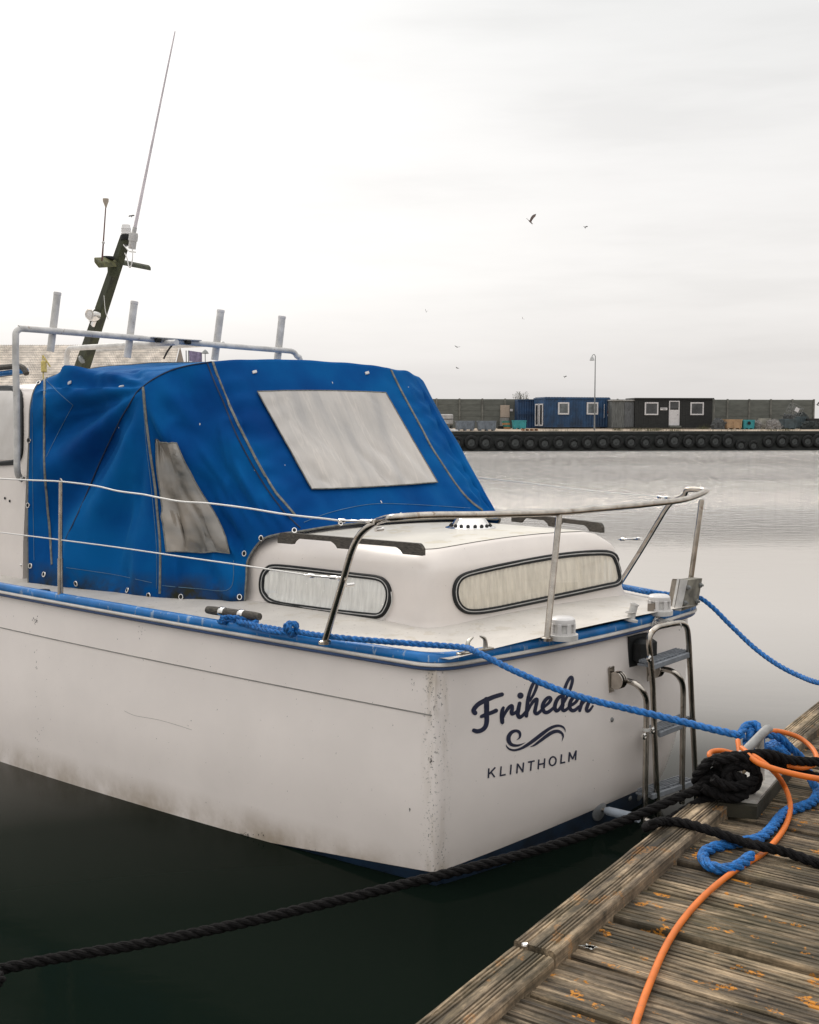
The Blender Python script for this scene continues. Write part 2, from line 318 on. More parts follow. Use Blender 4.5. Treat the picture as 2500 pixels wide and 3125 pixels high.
# wood of the jetty
def wood(name,ax,c1,c2,lichen=0,dark=.5):
    m,nt,b,L=pm(name); tc=N(nt,'ShaderNodeTexCoord'); mp=N(nt,'ShaderNodeMapping'); L(tc.outputs['Object'],mp.inputs[0])
    mp.inputs['Rotation'].default_value=(0,0,-math.atan2(ax[1],ax[0]))
    m2=N(nt,'ShaderNodeMapping'); m2.inputs['Scale'].default_value=(1.1,34,30); L(mp.outputs[0],m2.inputs[0])
    n1=N(nt,'ShaderNodeTexNoise',i_Scale=2.2,i_Detail=9.0,i_Roughness=.72,i_Distortion=.4); L(m2.outputs[0],n1.inputs['Vector'])
    m3=N(nt,'ShaderNodeMapping'); m3.inputs['Scale'].default_value=(1,3.5,1); L(mp.outputs[0],m3.inputs[0])
    n2=N(nt,'ShaderNodeTexNoise',i_Scale=3.2,i_Detail=7.0,i_Roughness=.68); L(m3.outputs[0],n2.inputs['Vector'])
    r1=ramp(nt,[(.32,c2),(.5,tuple((a+b_)/2 for a,b_ in zip(c1,c2))),(.66,c1)],n1.outputs[0])
    r2=ramp(nt,[(.32,dark*.4),(.47,dark*.85),(.62,1.15),(.75,1.5)],n2.outputs[0])
    mx=N(nt,'ShaderNodeMix',data_type='RGBA',blend_type='MULTIPLY'); mx.inputs[0].default_value=1; L(r1.outputs[0],mx.inputs[6]); L(r2.outputs[0],mx.inputs[7])
    nq=N(nt,'ShaderNodeTexNoise',i_Scale=2.0,i_Detail=8.0,i_Roughness=.75); mq=N(nt,'ShaderNodeMapping'); mq.inputs['Scale'].default_value=(1.6,5,1); mq.inputs['Location'].default_value=(3,7,0); L(mp.outputs[0],mq.inputs[0]); L(mq.outputs[0],nq.inputs['Vector']); rq=ramp(nt,[(.44,(.34,.34,.30)),(.56,(.95,.95,.95)),(.68,(1.35,1.33,1.3))],nq.outputs[0]); mz=N(nt,'ShaderNodeMix',data_type='RGBA',blend_type='MULTIPLY'); mz.inputs[0].default_value=1; L(mx.outputs[2],mz.inputs[6]); L(rq.outputs[0],mz.inputs[7]); mx=mz
    # green-brown algae patches
    n3=N(nt,'ShaderNodeTexNoise',i_Scale=1.3,i_Detail=6.0); L(mp.outputs[0],n3.inputs['Vector']); r3=ramp(nt,[(.48,0),(.72,.4)],n3.outputs[0])
    m4=N(nt,'ShaderNodeMix',data_type='RGBA'); L(r3.outputs[0],m4.inputs[0]); L(mx.outputs[2],m4.inputs[6]); m4.inputs[7].default_value=(.075,.065,.025,1)
    out=m4.outputs[2]
    if lichen:
        n4=N(nt,'ShaderNodeTexNoise',i_Scale=80,i_Detail=6.0,i_Roughness=.75); L(mp.outputs[0],n4.inputs['Vector'])
        m5=N(nt,'ShaderNodeMapping'); m5.inputs['Scale'].default_value=(1,1.6,1); L(mp.outputs[0],m5.inputs[0])
        n5=N(nt,'ShaderNodeTexNoise',i_Scale=8.0,i_Detail=4.0,i_Roughness=.6); L(m5.outputs[0],n5.inputs['Vector'])
        r5=ramp(nt,[(.58,0),(.68,1)],n5.outputs[0]); r4=ramp(nt,[(.44,0),(.52,1)],n4.outputs[0])
        mu=N(nt,'ShaderNodeMath',operation='MULTIPLY'); L(r4.outputs[0],mu.inputs[0]); L(r5.outputs[0],mu.inputs[1])
        rr=ramp(nt,[(.20,0),(.48,lichen*.9)],mu.outputs[0])
        m6=N(nt,'ShaderNodeMix',data_type='RGBA'); L(rr.outputs[0],m6.inputs[0]); L(out,m6.inputs[6]); m6.inputs[7].default_value=(.52,.20,.012,1); out=m6.outputs[2]
    L(out,b.inputs['Base Color']); b.inputs['Roughness'].default_value=.85
    bp=N(nt,'ShaderNodeBump',i_Strength=.6,i_Distance=.006); L(n1.outputs[0],bp.inputs['Height']); L(bp.outputs[0],b.inputs['Normal'])
    return m
# ================================================================== WATER
def water_mat():
    m,nt,b,L=pm('harbour_water'); nt.nodes.remove(b)
    tc=N(nt,'ShaderNodeTexCoord'); sep=N(nt,'ShaderNodeSeparateXYZ'); L(tc.outputs['Object'],sep.inputs[0])
    def nz(sc,st,det,rough=.55,rot=.12):
        mp=N(nt,'ShaderNodeMapping'); mp.inputs['Scale'].default_value=st; mp.inputs['Rotation'].default_value=(0,0,rot); L(tc.outputs['Object'],mp.inputs[0])
        n=N(nt,'ShaderNodeTexNoise',i_Scale=sc,i_Detail=det,i_Roughness=rough); L(mp.outputs[0],n.inputs['Vector']); return n.outputs[0]
    far=N(nt,'ShaderNodeMapRange',interpolation_type='SMOOTHSTEP'); L(sep.outputs[1],far.inputs[0]); 
    for i,v in enumerate((20,62,.003,1.0)): far.inputs[i+1].default_value=v
    pat=nz(.06,(.35,1.6,1),3.0); pr=ramp(nt,[(.36,.7),(.62,1)],pat)
    mu=N(nt,'ShaderNodeMath',operation='MULTIPLY'); L(far.outputs[0],mu.inputs[0]); L(pr.outputs[0],mu.inputs[1])
    r1=nz(2.6,(.6,1.5,1),6.0,.65); 
    h1=N(nt,'ShaderNodeMath',operation='MULTIPLY'); L(r1,h1.inputs[0]); L(mu.outputs[0],h1.inputs[1])
    r2=nz(.8,(.8,1.3,1),2.0); h2=N(nt,'ShaderNodeMath',operation='MULTIPLY_ADD'); L(r2,h2.inputs[0]); h2.inputs[1].default_value=.004; L(h1.outputs[0],h2.inputs[2])
    bp=N(nt,'ShaderNodeBump',i_Strength=1.0,i_Distance=1.1); L(h2.outputs[0],bp.inputs['Height'])
    d=N(nt,'ShaderNodeBsdfDiffuse'); d.inputs[0].default_value=(.0045,.0082,.0058,1); L(bp.outputs[0],d.inputs['Normal'])
    g=N(nt,'ShaderNodeBsdfGlossy',i_Roughness=.03); g.inputs[0].default_value=(1,.95,.90,1); rg=N(nt,'ShaderNodeMapRange',interpolation_type='SMOOTHSTEP'); L(sep.outputs[1],rg.inputs[0]); [setattr(rg.inputs[q+1],'default_value',v) for q,v in enumerate((24,60,.03,.08))]; L(rg.outputs[0],g.inputs['Roughness']); L(bp.outputs[0],g.inputs['Normal'])
    lw=N(nt,'ShaderNodeLayerWeight',i_Blend=.5)
    rp=ramp(nt,[(.0,.003),(.5,.005),(.6,.009),(.67,.035),(.72,.17),(.76,.48),(.80,.66),(.84,.76),(1,.80)],lw.outputs['Facing'])
    fc=ramp(nt,[(.40,.62),(.52,.97),(.66,1.12)],nz(2.6,(.8,1.3,1),4.0,.62)); fm=N(nt,'ShaderNodeMix',data_type='FLOAT'); L(mu.outputs[0],fm.inputs[0]); fm.inputs[2].default_value=1; L(fc.outputs[0],fm.inputs[3])
    ff=N(nt,'ShaderNodeMath',operation='MULTIPLY',use_clamp=True); L(rp.outputs[0],ff.inputs[0]); L(fm.outputs[0],ff.inputs[1])
    mx=N(nt,'ShaderNodeMixShader'); L(ff.outputs[0],mx.inputs[0]); L(d.outputs[0],mx.inputs[1]); L(g.outputs[0],mx.inputs[2])
    L(mx.outputs[0],nt.nodes['Material Output'].inputs[0]); return m
mb=MB(); mb.add([(-1500,-60,0),(1500,-60,0),(1500,2500,0),(-1500,2500,0)],[(0,1,2,3)]); mb.build('water',water_mat(),kind='structure',smooth=False)
# ================================================================== FAR QUAY
QO=pz(985,950,0); qa=(pz(1725,948,0)-QO); qa.z=0; qa.normalize(); qn=V((-qa.y,qa.x,0))
def Q(a,off,z): return V((QO.x,QO.y,0))+qa*a+qn*off+UP*z
def Qp(x,y,off):
    p=pp(x,y,Q(0,off,0),qn); d=p-Q(0,0,0); return d.dot(qa),p.z
def Qa(x,off,y=900): return Qp(x,y,off)[0]
ZQ=1.68
m_qface=mat('dark_wet_quay_face',(.030,.033,.030),.8,scale=1.5,col2=(.012,.014,.013),bump=.4,stretch=(1,1,2)); 
m_qtop=mat('sandy_quay_surface',(.34,.27,.20),.9,var=.2,scale=.8,bump=.2)
m_conc=mat('old_concrete_panel',(.125,.13,.115),.9,var=.1,scale=1.2,stretch=(1,1,3),bump=.2); m_conc2=mat('concrete_post',(.16,.158,.14),.9,var=.2,scale=2)
def ground(off): return ZQ+.02*min(off,10)
mb=MB(); a0,a1=-60,70
mb.grid([[Q(a,o,z) for a in (a0,-20,0,20,40,a1)] for o,z in ((0,-1),(0,ZQ-.28),(-.12,ZQ-.28),(-.12,ZQ-.02),(-.06,ZQ))],flip=True)
mb.grid([[Q(a,o,ground(o)) for a in (a0,-20,0,20,40,a1)] for o in (-.06,2,5,10,30,60)],m=1,flip=True)
quay=mb.build('stone_quay',[m_qface,m_qtop],smooth=False,label='long dark harbour quay across the water with a sandy top',cat='quay',loc=Q(0,0,0))
# wall of concrete panels behind the cabins
OW=13.0; zg=ground(OW)
wall=thing('panel_wall','tall grey concrete panel wall running along the far quay','wall',Q(0,OW,zg))
aL,aR=Qa(560,OW),Qa(1712,OW); ztop=Qp(905,840,OW)[1]; step=2.22; n=int((aR-aL)/step)
mbp=MB(); mbq=MB(); hh=(ztop-zg)/5
aa=[aR-i*step for i in range(n+1)]
for i,a in enumerate(aa):
    mbq.box(Q(a,OW-.06,(zg+ztop)/2+.02),qa*.16,qn*.2,UP*(ztop-zg+.08),ch=.02)
    if i<n:
        for k in range(5): mbp.box(Q(a-step/2,OW,zg+hh*(k+.5)),qa*(step-.1),qn*.08,UP*(hh+.004),ch=.018)
mbp.build('wall_panels',m_conc,wall); mbq.build('wall_posts',m_conc2,wall)
m_bcont=mat('blue_painted_steel',(.010,.050,.125),.55,var=.2,scale=1.5); grime(m_bcont,(0,1.2),(.02,.022,.025),.7,2)
m_bcont2=mat('darker_blue_steel',(.010,.042,.11),.55,var=.2,scale=1.5)
m_black=mat('black_tarred_boards',(.016,.017,.016),.7,var=.25,scale=3,stretch=(1,1,4)); m_white=mat('white_painted_frame',(.62,.60,.60),.5,var=.05)
m_wind=mat('dark_window_pane',(.035,.037,.038),.08,var=.4,scale=1.2,spec=.8); m_windg=mat('grey_curtained_pane',(.12,.135,.14),.15,var=.25,scale=2)
m_grey=mat('grey_weathered_boards',(.14,.145,.14),.8,var=.25,scale=5,stretch=(5,5,.3)); m_orange=mat('orange_mark',(.35,.12,.03),.6)
def frame_rect(mb,c,X,Z,nrm,w,h,fw,dep,m=0):
    for s_ in(-1,1):
        mb.box(c+X*(s_*(w/2-fw/2)),X*fw,nrm*dep,Z*h,m,.01); mb.box(c+Z*(s_*(h/2-fw/2)),X*(w-2*fw),nrm*dep,Z*fw,m,.01)
def hut_window(par,c,X,nrm,w,h,fw,pane,mull=0):
    mb=MB(); frame_rect(mb,c,X,UP,nrm,w,h,fw,.08)
    if mull: mb.box(c+X*mull,X*fw*.6,nrm*.07,UP*(h-2*fw),0,.01)
    f=mb.build('window_frame',m_white,par); 
    MB().box(c,X*(w-2*fw+.01),nrm*.03,UP*(h-2*fw+.01)).build('window_pane',pane,f,smooth=False)
# blue container cabin, turned a little so that its left end shows
OB=8.6; zb=ground(OB)+.12
aL,aR=Qa(1145,OB),Qa(1288,OB); rot=R(12); bx=Matrix.Rotation(rot,4,'Z')@qa; by=Matrix.Rotation(rot,4,'Z')@qn
B0=Q(aL,OB-.3,zb); BWd=(Q(aR,OB,0)-Q(aL,OB,0)).length/math.cos(rot)*1.02; BH=Qp(1150,837,OB)[1]-zb
blue=thing('container_cabin','bright blue container cabin with two white windows on the far quay','cabin',B0)
def Bp(u,v,z): return B0+bx*u+by*v+UP*z
mb=MB(); nc=int(BWd/.14)
row=[]
for i in range(nc+1): 
    d=.035 if i%2 else 0; row+= [(i*BWd/nc-.03,d),(i*BWd/nc+.03,d)]
row=[(min(max(a,0),BWd),b) for a,b in row]
ends=[(BWd,0),(BWd,2.4)]; pl=row+[(BWd,2.4),(0,2.4)]
mb.grid([[Bp(a,b-.02,z) for a,b in pl] for z in(.12,BH-.15)],True)
for z,hh in((.06,.12),(BH-.08,.16)): mb.box(Bp(BWd/2,1.19,z),bx*(BWd+.06),by*2.5,UP*hh,ch=.02)
for u in(0.04,BWd-.04): mb.box(Bp(u,.03,BH/2),bx*.15,by*.16,UP*BH,ch=.02)
mb.build('container_body',m_bcont,blue,smooth=False)
mb=MB()
for i in range(int(BWd/.28)): mb.box(Bp(.2+i*.28,1.2,BH+.03),bx*.14,by*2.4,UP*.05,ch=.01)
mb.build('roof_ribs',m_bcont2,blue)
mb=MB()
for u in(.5,BWd/2,BWd-.5): MB().box(Bp(u,.4,-.07),bx*.4,by*.4,UP*.13,ch=.01).build('foot_block',m_conc,blue)
def ub(x,y=870): 
    p=pp(x,y,B0,by); return (p-B0).dot(bx),p.z-zb
for x0,x1,mull in((1175,1198,0),(1235.5,1259,.25)):
    u0,z1=ub(x0,847);u1,z0=ub(x1,873); hut_window(blue,Bp((u0+u1)/2,-.05,(z0+z1)/2),bx,by,u1-u0,z1-z0,.14,m_windg,mull)
dm=MB(); u0=.35
for s_ in(0,1): frame_rect(dm,Bp(-.05,.62+s_*.95,1.16),by,UP,bx,.75,2.05,.11,.08)
d=dm.build('end_door',m_white,blue)
dm=MB(); 
for s_ in(0,1): dm.box(Bp(-.04,.62+s_*.95,1.16),by*.55,bx*.03,UP*1.84)
dm.build('door_glass',m_wind,d)
mb=MB(); random.seed(3); z=2.15
for k in range(15):
    h=random.choice((.05,.08,.06)); u,_=ub(1272); mb.box(Bp(u,-.05,z),bx*.06,by*.02,UP*h); z-=h+.025
mb.build('vertical_lettering',m_white,blue,smooth=False)
mb=MB(); z=2.2
for k in range(8): u,_=ub(1280); mb.box(Bp(u,-.05,z),bx*.045,by*.02,UP*.06); z-=.085
mb.build('vertical_lettering',m_white,blue,smooth=False)
mb=MB(); mb.lathe(Bp(ub(1281)[0],-.05,1.12),by,[(0,-.012),(.12,-.012),(.09,0)],12)
mb.build('round_emblem',m_white,blue,smooth=False)
mb=MB(); mb.lathe(Bp(ub(1281)[0],-.055,1.42),by,[(0,-.015),(.12,-.015),(.12,0)],6); mb.build('orange_emblem',m_orange,blue)
# dark blue container behind
aL,aR=Qa(1090,11.2),Qa(1135,11.2); zt=Qp(1100,841,11.2)[1]; z0=ground(11)
c2=thing('shipping_container','small dark blue container behind the left end of the blue cabin','container',Q(aL,11.2,z0))
mb=MB()
pl=[]
nn=18
for i in range(nn+1): pl.append(Q(aL+(aR-aL)*i/nn,11.2-.04*(i%2),0))
pl+= [Q(aR,12.6,0),Q(aL,12.6,0)]
mb.grid([[p+UP*z for p in pl] for z in(z0,zt)],True); mb.add([p+UP*zt for p in pl],[tuple(range(len(pl)))])
for z in (z0+.05,zt-.05,(zt+z0)/2): mb.box(Q((aL+aR)/2,11.14,z),qa*(aR-aL+.04),qn*.1,UP*.1)
mb.build('container_body',m_bcont2,c2,smooth=False)
# grey plank shed
OG=8.3; zg2=ground(OG)
def hut(name,label,x0,x1,ytop,off,dep,mm,mroof,rh=.1,over=.12):
    a0,a1=Qa(x0,off),Qa(x1,off); zt=Qp((x0+x1)/2,ytop,off)[1]; z0=ground(off)+.05
    t=thing(name,label,'cabin',Q((a0+a1)/2,off,z0)); mb=MB(); nb=int((a1-a0)/.16)
    for i in range(nb):
        w_=(a1-a0)/nb; mb.box(Q(a0+w_*(i+.5),off+.02+.006*(i%2),(z0+zt)/2),qa*(w_-.008),qn*.05,UP*(zt-z0-rh),ch=.006)
    mb.box(Q((a0+a1)/2,off+dep/2+.05,(z0+zt)/2),qa*(a1-a0-.03),qn*(dep-.05),UP*(zt-z0-rh-.02))
    mb.build('boarded_wall',mm,t,smooth=False)
    MB().box(Q((a0+a1)/2,off+dep/2,zt-rh/2+.01),qa*(a1-a0+over),qn*(dep+.3),UP*rh,ch=.02).build('flat_roof',mroof,t)
    return t,a0,a1,z0,zt
g,a0,a1,z0,zt=hut('plank_shed','narrow grey weathered plank shed between the blue cabin and the black cabin',1288,1336,842,OG,2.2,m_grey,mat('pale_roof_felt',(.40,.39,.37),.8))
x0,x1=Qa(1314,OG),Qa(1335,OG); zz0,zz1=Qp(1320,899,OG)[1],Qp(1320,847,OG)[1]
d=MB().box(Q((x0+x1)/2,OG-.03,(zz0+zz1)/2),qa*(x1-x0-.06),qn*.06,UP*(zz1-zz0),ch=.01).build('shed_door',mat('dark_grey_door',(.11,.115,.12),.75,var=.2,scale=6,stretch=(4,4,.4)),g)
c=Q(Qa(1323.5,OG),OG-.075,Qp(1323,860,OG)[1]); MB().prism([c+qa*.17,c+UP*.24,c-qa*.17,c-UP*.24],qn*.03).build('diamond_window',m_wind,d,smooth=False)
# black cabin
OK_=8.0
k,a0,a1,z0,zt=hut('black_cabin','long black boarded cabin with a white door and two white windows',1337,1500,838,OK_,2.6,m_black,mat('dark_roof_edge',(.022,.022,.022),.6),.14,.2)
for xa,xb,y0,y1 in((1357,1385.5,847,874),(1453,1481,847,874)):
    u0,u1=Qa(xa,OK_),Qa(xb,OK_); s0,s1=Qp(xa,y1,OK_)[1],Qp(xa,y0,OK_)[1]; hut_window(k,Q((u0+u1)/2,OK_-.04,(s0+s1)/2),qa,qn,u1-u0,s1-s0,.12,m_wind)
u0,u1=Qa(1408,OK_),Qa(1430,OK_); s0,s1=Qp(1420,896,OK_)[1],Qp(1420,844,OK_)[1]; um=(u0+u1)/2
mb=MB(); frame_rect(mb,Q(um,OK_-.05,(s0+s1)/2),qa,UP,qn,u1-u0,s1-s0,.09,.09); mb.box(Q(um,OK_-.03,s0+(s1-s0)*.33),qa*(u1-u0-.18),qn*.05,UP*((s1-s0)*.66-.1)); 
for z in(s0+.12,s0+.68,s0+1.3): mb.box(Q(um,OK_-.06,z),qa*(u1-u0-.2),qn*.02,UP*.03)
d=mb.build('white_door',m_white,k,smooth=False); MB().box(Q(um,OK_-.04,s1-.42),qa*(u1-u0-.22),qn*.05,UP*.6).build('door_window',m_wind,d,smooth=False)
MB().tube([Q(u1-.13,OK_-.1,s0+1.0),Q(u1-.25,OK_-.12,s0+1.0)],.02,6).build('door_handle',m_blk,d)
MB().box(Q(um,OK_-.3,s0-.1),qa*1.1,qn*.5,UP*.15,ch=.02).build('door_step',m_conc,k)
u0,u1=Qa(1390,OK_),Qa(1404.5,OK_); zc=Qp(1397,861,OK_)[1]
sg=MB().box(Q((u0+u1)/2,OK_-.03,zc),qa*(u1-u0),qn*.04,UP*.24,ch=.01).build('name_board',m_white,k)
m_lt=mat('grey_lettering',(.1,.1,.11),.6)
for r_ in(0,1): 
    mb=MB()
    for i in range(9-3*r_): mb.box(Q(u0+.09+.15*r_+i*.052,OK_-.056,zc+.045-.09*r_),qa*.035,qn*.01,UP*.045)
    mb.build('board_lettering',m_lt,sg,smooth=False)
MB().tube([Q(a1+.12,OK_-.08,z0),Q(a1+.12,OK_-.08,zt-.1)],.05,8).build('drain_pipe',m_conc2,k)
# lamp
zt=Qp(1250,745,2)[1]; a=Qa(1252,2); L0=Q(a,2,ground(2))
lamp=thing('street_lamp','tall thin grey street lamp on the quay in front of the blue cabin','street lamp',L0)
m_pole=mat('galvanised_pole',(.22,.225,.22),.5,.4,var=.1)
cx=Q(Qa(1248,2,760),2,0); top=zt
mb=MB(); mb.tube([L0,L0+UP*1.2,V((L0.x,L0.y,top-.25))]+[V((L0.x,L0.y,top-.25))+ -qa*(.14-.14*math.cos(t_*math.pi/6))+UP*(.2*math.sin(t_*math.pi/6)) for t_ in range(1,7)],[.075,.06,.035]+[.03]*6,10); mb.build('lamp_post',m_pole,lamp)
hd=V((L0.x,L0.y,top-.28))-qa*.3; MB().lathe(hd,UP,[(.03,.12),(.06,.08),(.1,0),(.17,-.12),(.22,-.3),(.2,-.3),(.05,-.1)],16).build('lamp_shade',mat('pale_lamp_shade',(.45,.45,.44),.4,.2),lamp)
# tyres on the quay face
random.seed(5)
m_tyre=mat('old_tyre_rubber',(.014,.015,.014),.85,var=.4,scale=6,bump=.4); m_hub=mat('grey_wall_inside_tyre',(.085,.09,.088),.9,var=.3,scale=3)
cx_=[270,398,525,655,785,915,1043,1170,1300,1420,1552,1670]; cyA=[580]*7+[577,577,572,571,570]
ty=[(897+.24*x,793.7+.24*y) for x,y in zip(cx_,cyA)]+[(1311+.24*x,793.7+.24*y) for x,y in((75,570),(205,568),(330,560),(455,565),(580,565),(690,565),(815,562),(930,565),(1040,595),(1150,592),(1280,560),(1400,560),(1510,560),(1625,560),(1720,560))]
proto=None; desc=['thirteenth','fourteenth']
ordn=['first','second','third','fourth','fifth','sixth','seventh','eighth','ninth','tenth','eleventh','twelfth','thirteenth','fourteenth','fifteenth','sixteenth','seventeenth','eighteenth','nineteenth','twentieth','twenty-first','twenty-second','twenty-third','twenty-fourth','twenty-fifth','twenty-sixth','twenty-seventh']
for i,(x,y) in enumerate(ty):
    a,z=Qp(x,y,-.15); loc=Q(a,-.16,z-.58); low=i in(20,21)
    lab='old tyre fender hanging on the quay face, %s from the left'%ordn[i]
    if low: lab='sagging low-hung tyre on the quay face, %s of the low pair'%('left' if i==20 else 'right')
    if proto is None:
        proto=MB().lathe(loc+UP*.58,qn,[(.30,-.12),(.36,-.16),(.50,-.17),(.57,-.12),(.59,-.02),(.57,.1),(.5,.13),(.34,.12),(.29,.05),(.29,-.06),(.30,-.12)],28).build('tyre_fender',m_tyre,label=lab,cat='tyre',group='tyre fenders along the quay face',loc=loc)
        o=proto
        hub=MB().lathe(loc+UP*.58,qn,[(0,-.06),(.29,-.05),(.30,.05)],20).build('tyre_centre',m_hub,o)
    else:
        o=proto.copy(); COL.objects.link(o); o.location=loc; o['label']=lab
        h=hub.copy(); COL.objects.link(h); h.parent=o
    s_=random.uniform(.88,1.07)*(.88 if low else 1); o.scale=(s_,1,s_*random.uniform(.95,1.05))
mb=MB()
mb.box(Q((a0+a1)/2,-.07,.12),qa*120,qn*.12,UP*.22); mb.build('timber_fender_beam',m_qface,quay)
# things on the quay
m_tub={'grey':mat('grey_blue_plastic_tub',(.17,.195,.225),.5,var=.15,scale=3),'turq':mat('turquoise_plastic_tub',(.035,.29,.32),.45,var=.12,scale=2),'tan':mat('tan_plastic_tub',(.42,.27,.15),.5,var=.12,scale=2),'pale':mat('pale_fish_tub',(.30,.29,.25),.6,var=.15,scale=2),'dark':mat('dark_blue_grey_tub',(.06,.085,.095),.6,var=.2,scale=2),'teal':mat('teal_crate',(.02,.16,.13),.5),'or':mat('orange_crate',(.34,.16,.05),.5),'blk':mat('black_tub',(.022,.024,.025),.6,var=.3)}
def tub(label,x0,x1,y0,y1,off,mm,dep=1.0,ribs=5,group=None,cat='tub',name='fish_tub',lid=False):
    a0,a1=Qa(x0,off),Qa(x1,off); z1=Qp(x0,y0,off)[1]; z0=ground(off); c=(a0+a1)/2; w_=a1-a0; h=z1-z0
    t=thing(name,label,cat,Q(c,off+dep/2,z0),group); mb=MB()
    rows=[]
    for z,g_ in((.1,.93),(h-.12,.985),(h-.1,1.02),(h,1.02),(h,.93),(.2,.88)):
        A,B=w_/2*g_,dep/2*g_; rows.append([Q(c+sx*A,off+dep/2+sy*B,z0+z) for sx,sy in((-1,-.9),(-.9,-1),(.9,-1),(1,-.9),(1,.9),(.9,1),(-.9,1),(-1,.9))])
    mb.grid(rows,True); mb.fan(rows[-1]); mb.fan(rows[0][::-1])
    for i in range(ribs): mb.box(Q(c-w_/2*.8+w_*.8*i/(ribs-1),off+.0,z0+h*.5),qa*.07,qn*.08,UP*(h-.3),ch=.01)
    mb.build('tub_body',m_tub[mm],t,smooth=False)
    mb=MB()
    for sx in(-.8,0,.8): mb.box(Q(c+sx*w_/2*.9,off+dep/2,z0+.05),qa*.16,qn*dep*.9,UP*.1,ch=.01)
    mb.build('runner',m_tub[mm],t)
    return t
tub('ribbed grey plastic tub, left of the grey pair on the far quay',961,1001,886,909,1.6,'grey',group='grey fish tubs on the far quay',ribs=7)
tub('ribbed grey plastic tub, right of the grey pair on the far quay',1007,1046,886,909,1.2,'grey',group='grey fish tubs on the far quay',ribs=6)
tub('plain turquoise tub standing left of the blue cabin door',1082,1109,885,904,6.5,'turq',ribs=3)
tub('tan orange tub standing by the turquoise tub on the right of the quay',1528,1564,883,903,6,'tan',ribs=3)
t=tub('turquoise tub with a black round mark next to the tan tub',1566,1590,884,903,6,'turq',ribs=2)
c=Q(Qa(1578,5.9),5.93,Qp(1578,891,5.9)[1]); MB().lathe(c,qn,[(.0,-.02),(.16,-.02),(.16,.02)],16).build('round_mark',m_blk,t)
tub('pale dirty tub among the net piles on the right',1606,1624,881,902,6.6,'pale',ribs=3)
t=tub('dark blue grey tub heaped with netting beside the tilted cage',1650,1678,882,904,5.5,'dark',ribs=2)
tub('black tub at the right end of the quay, left of the pair',1676,1698,877,902,7.5,'dark',ribs=3,group='dark tubs at the right end')
tub('black tub at the very right edge of the quay',1702,1732,881,904,7.0,'blk',ribs=3,group='dark tubs at the right end')
for i,(x0,y0,mm,lab) in enumerate(((1063,900.5,'or','orange fish crate at the bottom of the crate stack'),(1062,895.5,'teal','teal fish crate second from the bottom of the stack'),(1060,890.5,'or','orange fish crate under the topmost teal crate'),(1059,885.5,'teal','teal fish crate on top of the crate stack'))):
    off=7.2; a=Qa(x0,off); z=ground(off)+.19*i; w_=.62 if i>1 else .55; c=Q(a+w_/2,off+.3,z)
    mb=MB(); frame_rect(mb,c+UP*.09,qa,qn,UP,w_,.6,.03,.17); mb.box(c+UP*.03,qa*(w_-.04),qn*.56,UP*.03); mb.build('fish_crate',m_tub[mm],label=lab,cat='crate',group='fish crates stacked by the wall',loc=c)
# pallet
off=1.0; a0,a1=Qa(1102,off),Qa(1134,off); zp=ground(off); pal=thing('wooden_pallet','orange brown wooden pallet lying in front of the blue cabin','pallet',Q((a0+a1)/2,off+.5,zp)); mw=mat('orange_pine',(.34,.16,.07),.8,var=.25,scale=6)
mb=MB()
for i in range(6): mb.box(Q((a0+a1)/2,off+.08+i*.18,zp+.16),qa*(a1-a0),qn*.12,UP*.025)
mb.build('top_boards',mw,pal,smooth=False)
mb=MB()
for i in range(4): mb.box(Q(a0+.08+(a1-a0-.16)*i/3,off+.5,zp+.08),qa*.1,qn*1.0,UP*.13)
mb.build('bearers',mw,pal,smooth=False)
# white hopper cart
off=2.6; a0,a1=Qa(920,off),Qa(955,off); zc0=ground(off); ht=Qp(940,871,off)[1]
ct=thing('feed_hopper','white hopper box on legs beside the canvas edge on the quay','hopper',Q((a0+a1)/2,off+.6,zc0)); mwh=mat('dirty_white_steel',(.44,.42,.40),.5,var=.15,scale=2)
MB().box(Q((a0+a1)/2,off+.6,zc0+(ht-zc0)*.66),qa*(a1-a0),qn*1.1,UP*(ht-zc0)*.62,ch=.08).build('hopper_box',mwh,ct)
MB().box(Q((a0+a1)/2,off+.05,zc0+(ht-zc0)*.68),qa*(a1-a0+.05),qn*.06,UP*.05).build('box_rim',m_blk,ct)
for sx in(-1,1):
    for sy in(.15,1.0): MB().box(Q((a0+a1)/2+sx*(a1-a0)*.42,off+sy,zc0+.22),qa*.08,qn*.08,UP*.45).build('leg',m_blk,ct)
# dinghy hull upside down, white
a=Qa(955.5,.8); c=Q(a,.9,ground(1)); mb=MB(); rows=[]
for i in range(9):
    u=-1+i/4; wdt=.28*(1-abs(u)**3)+.02; rows.append([c+qa*(u*.42)+qn*(wdt*math.cos(v*math.pi/6))+UP*(.16*math.sin(v*math.pi/6)*(1-.4*u)) for v in range(7)])
mb.grid(rows).build('small_tender','x' and mwh,label='little white upturned tender at the quay edge below the hopper',cat='dinghy')
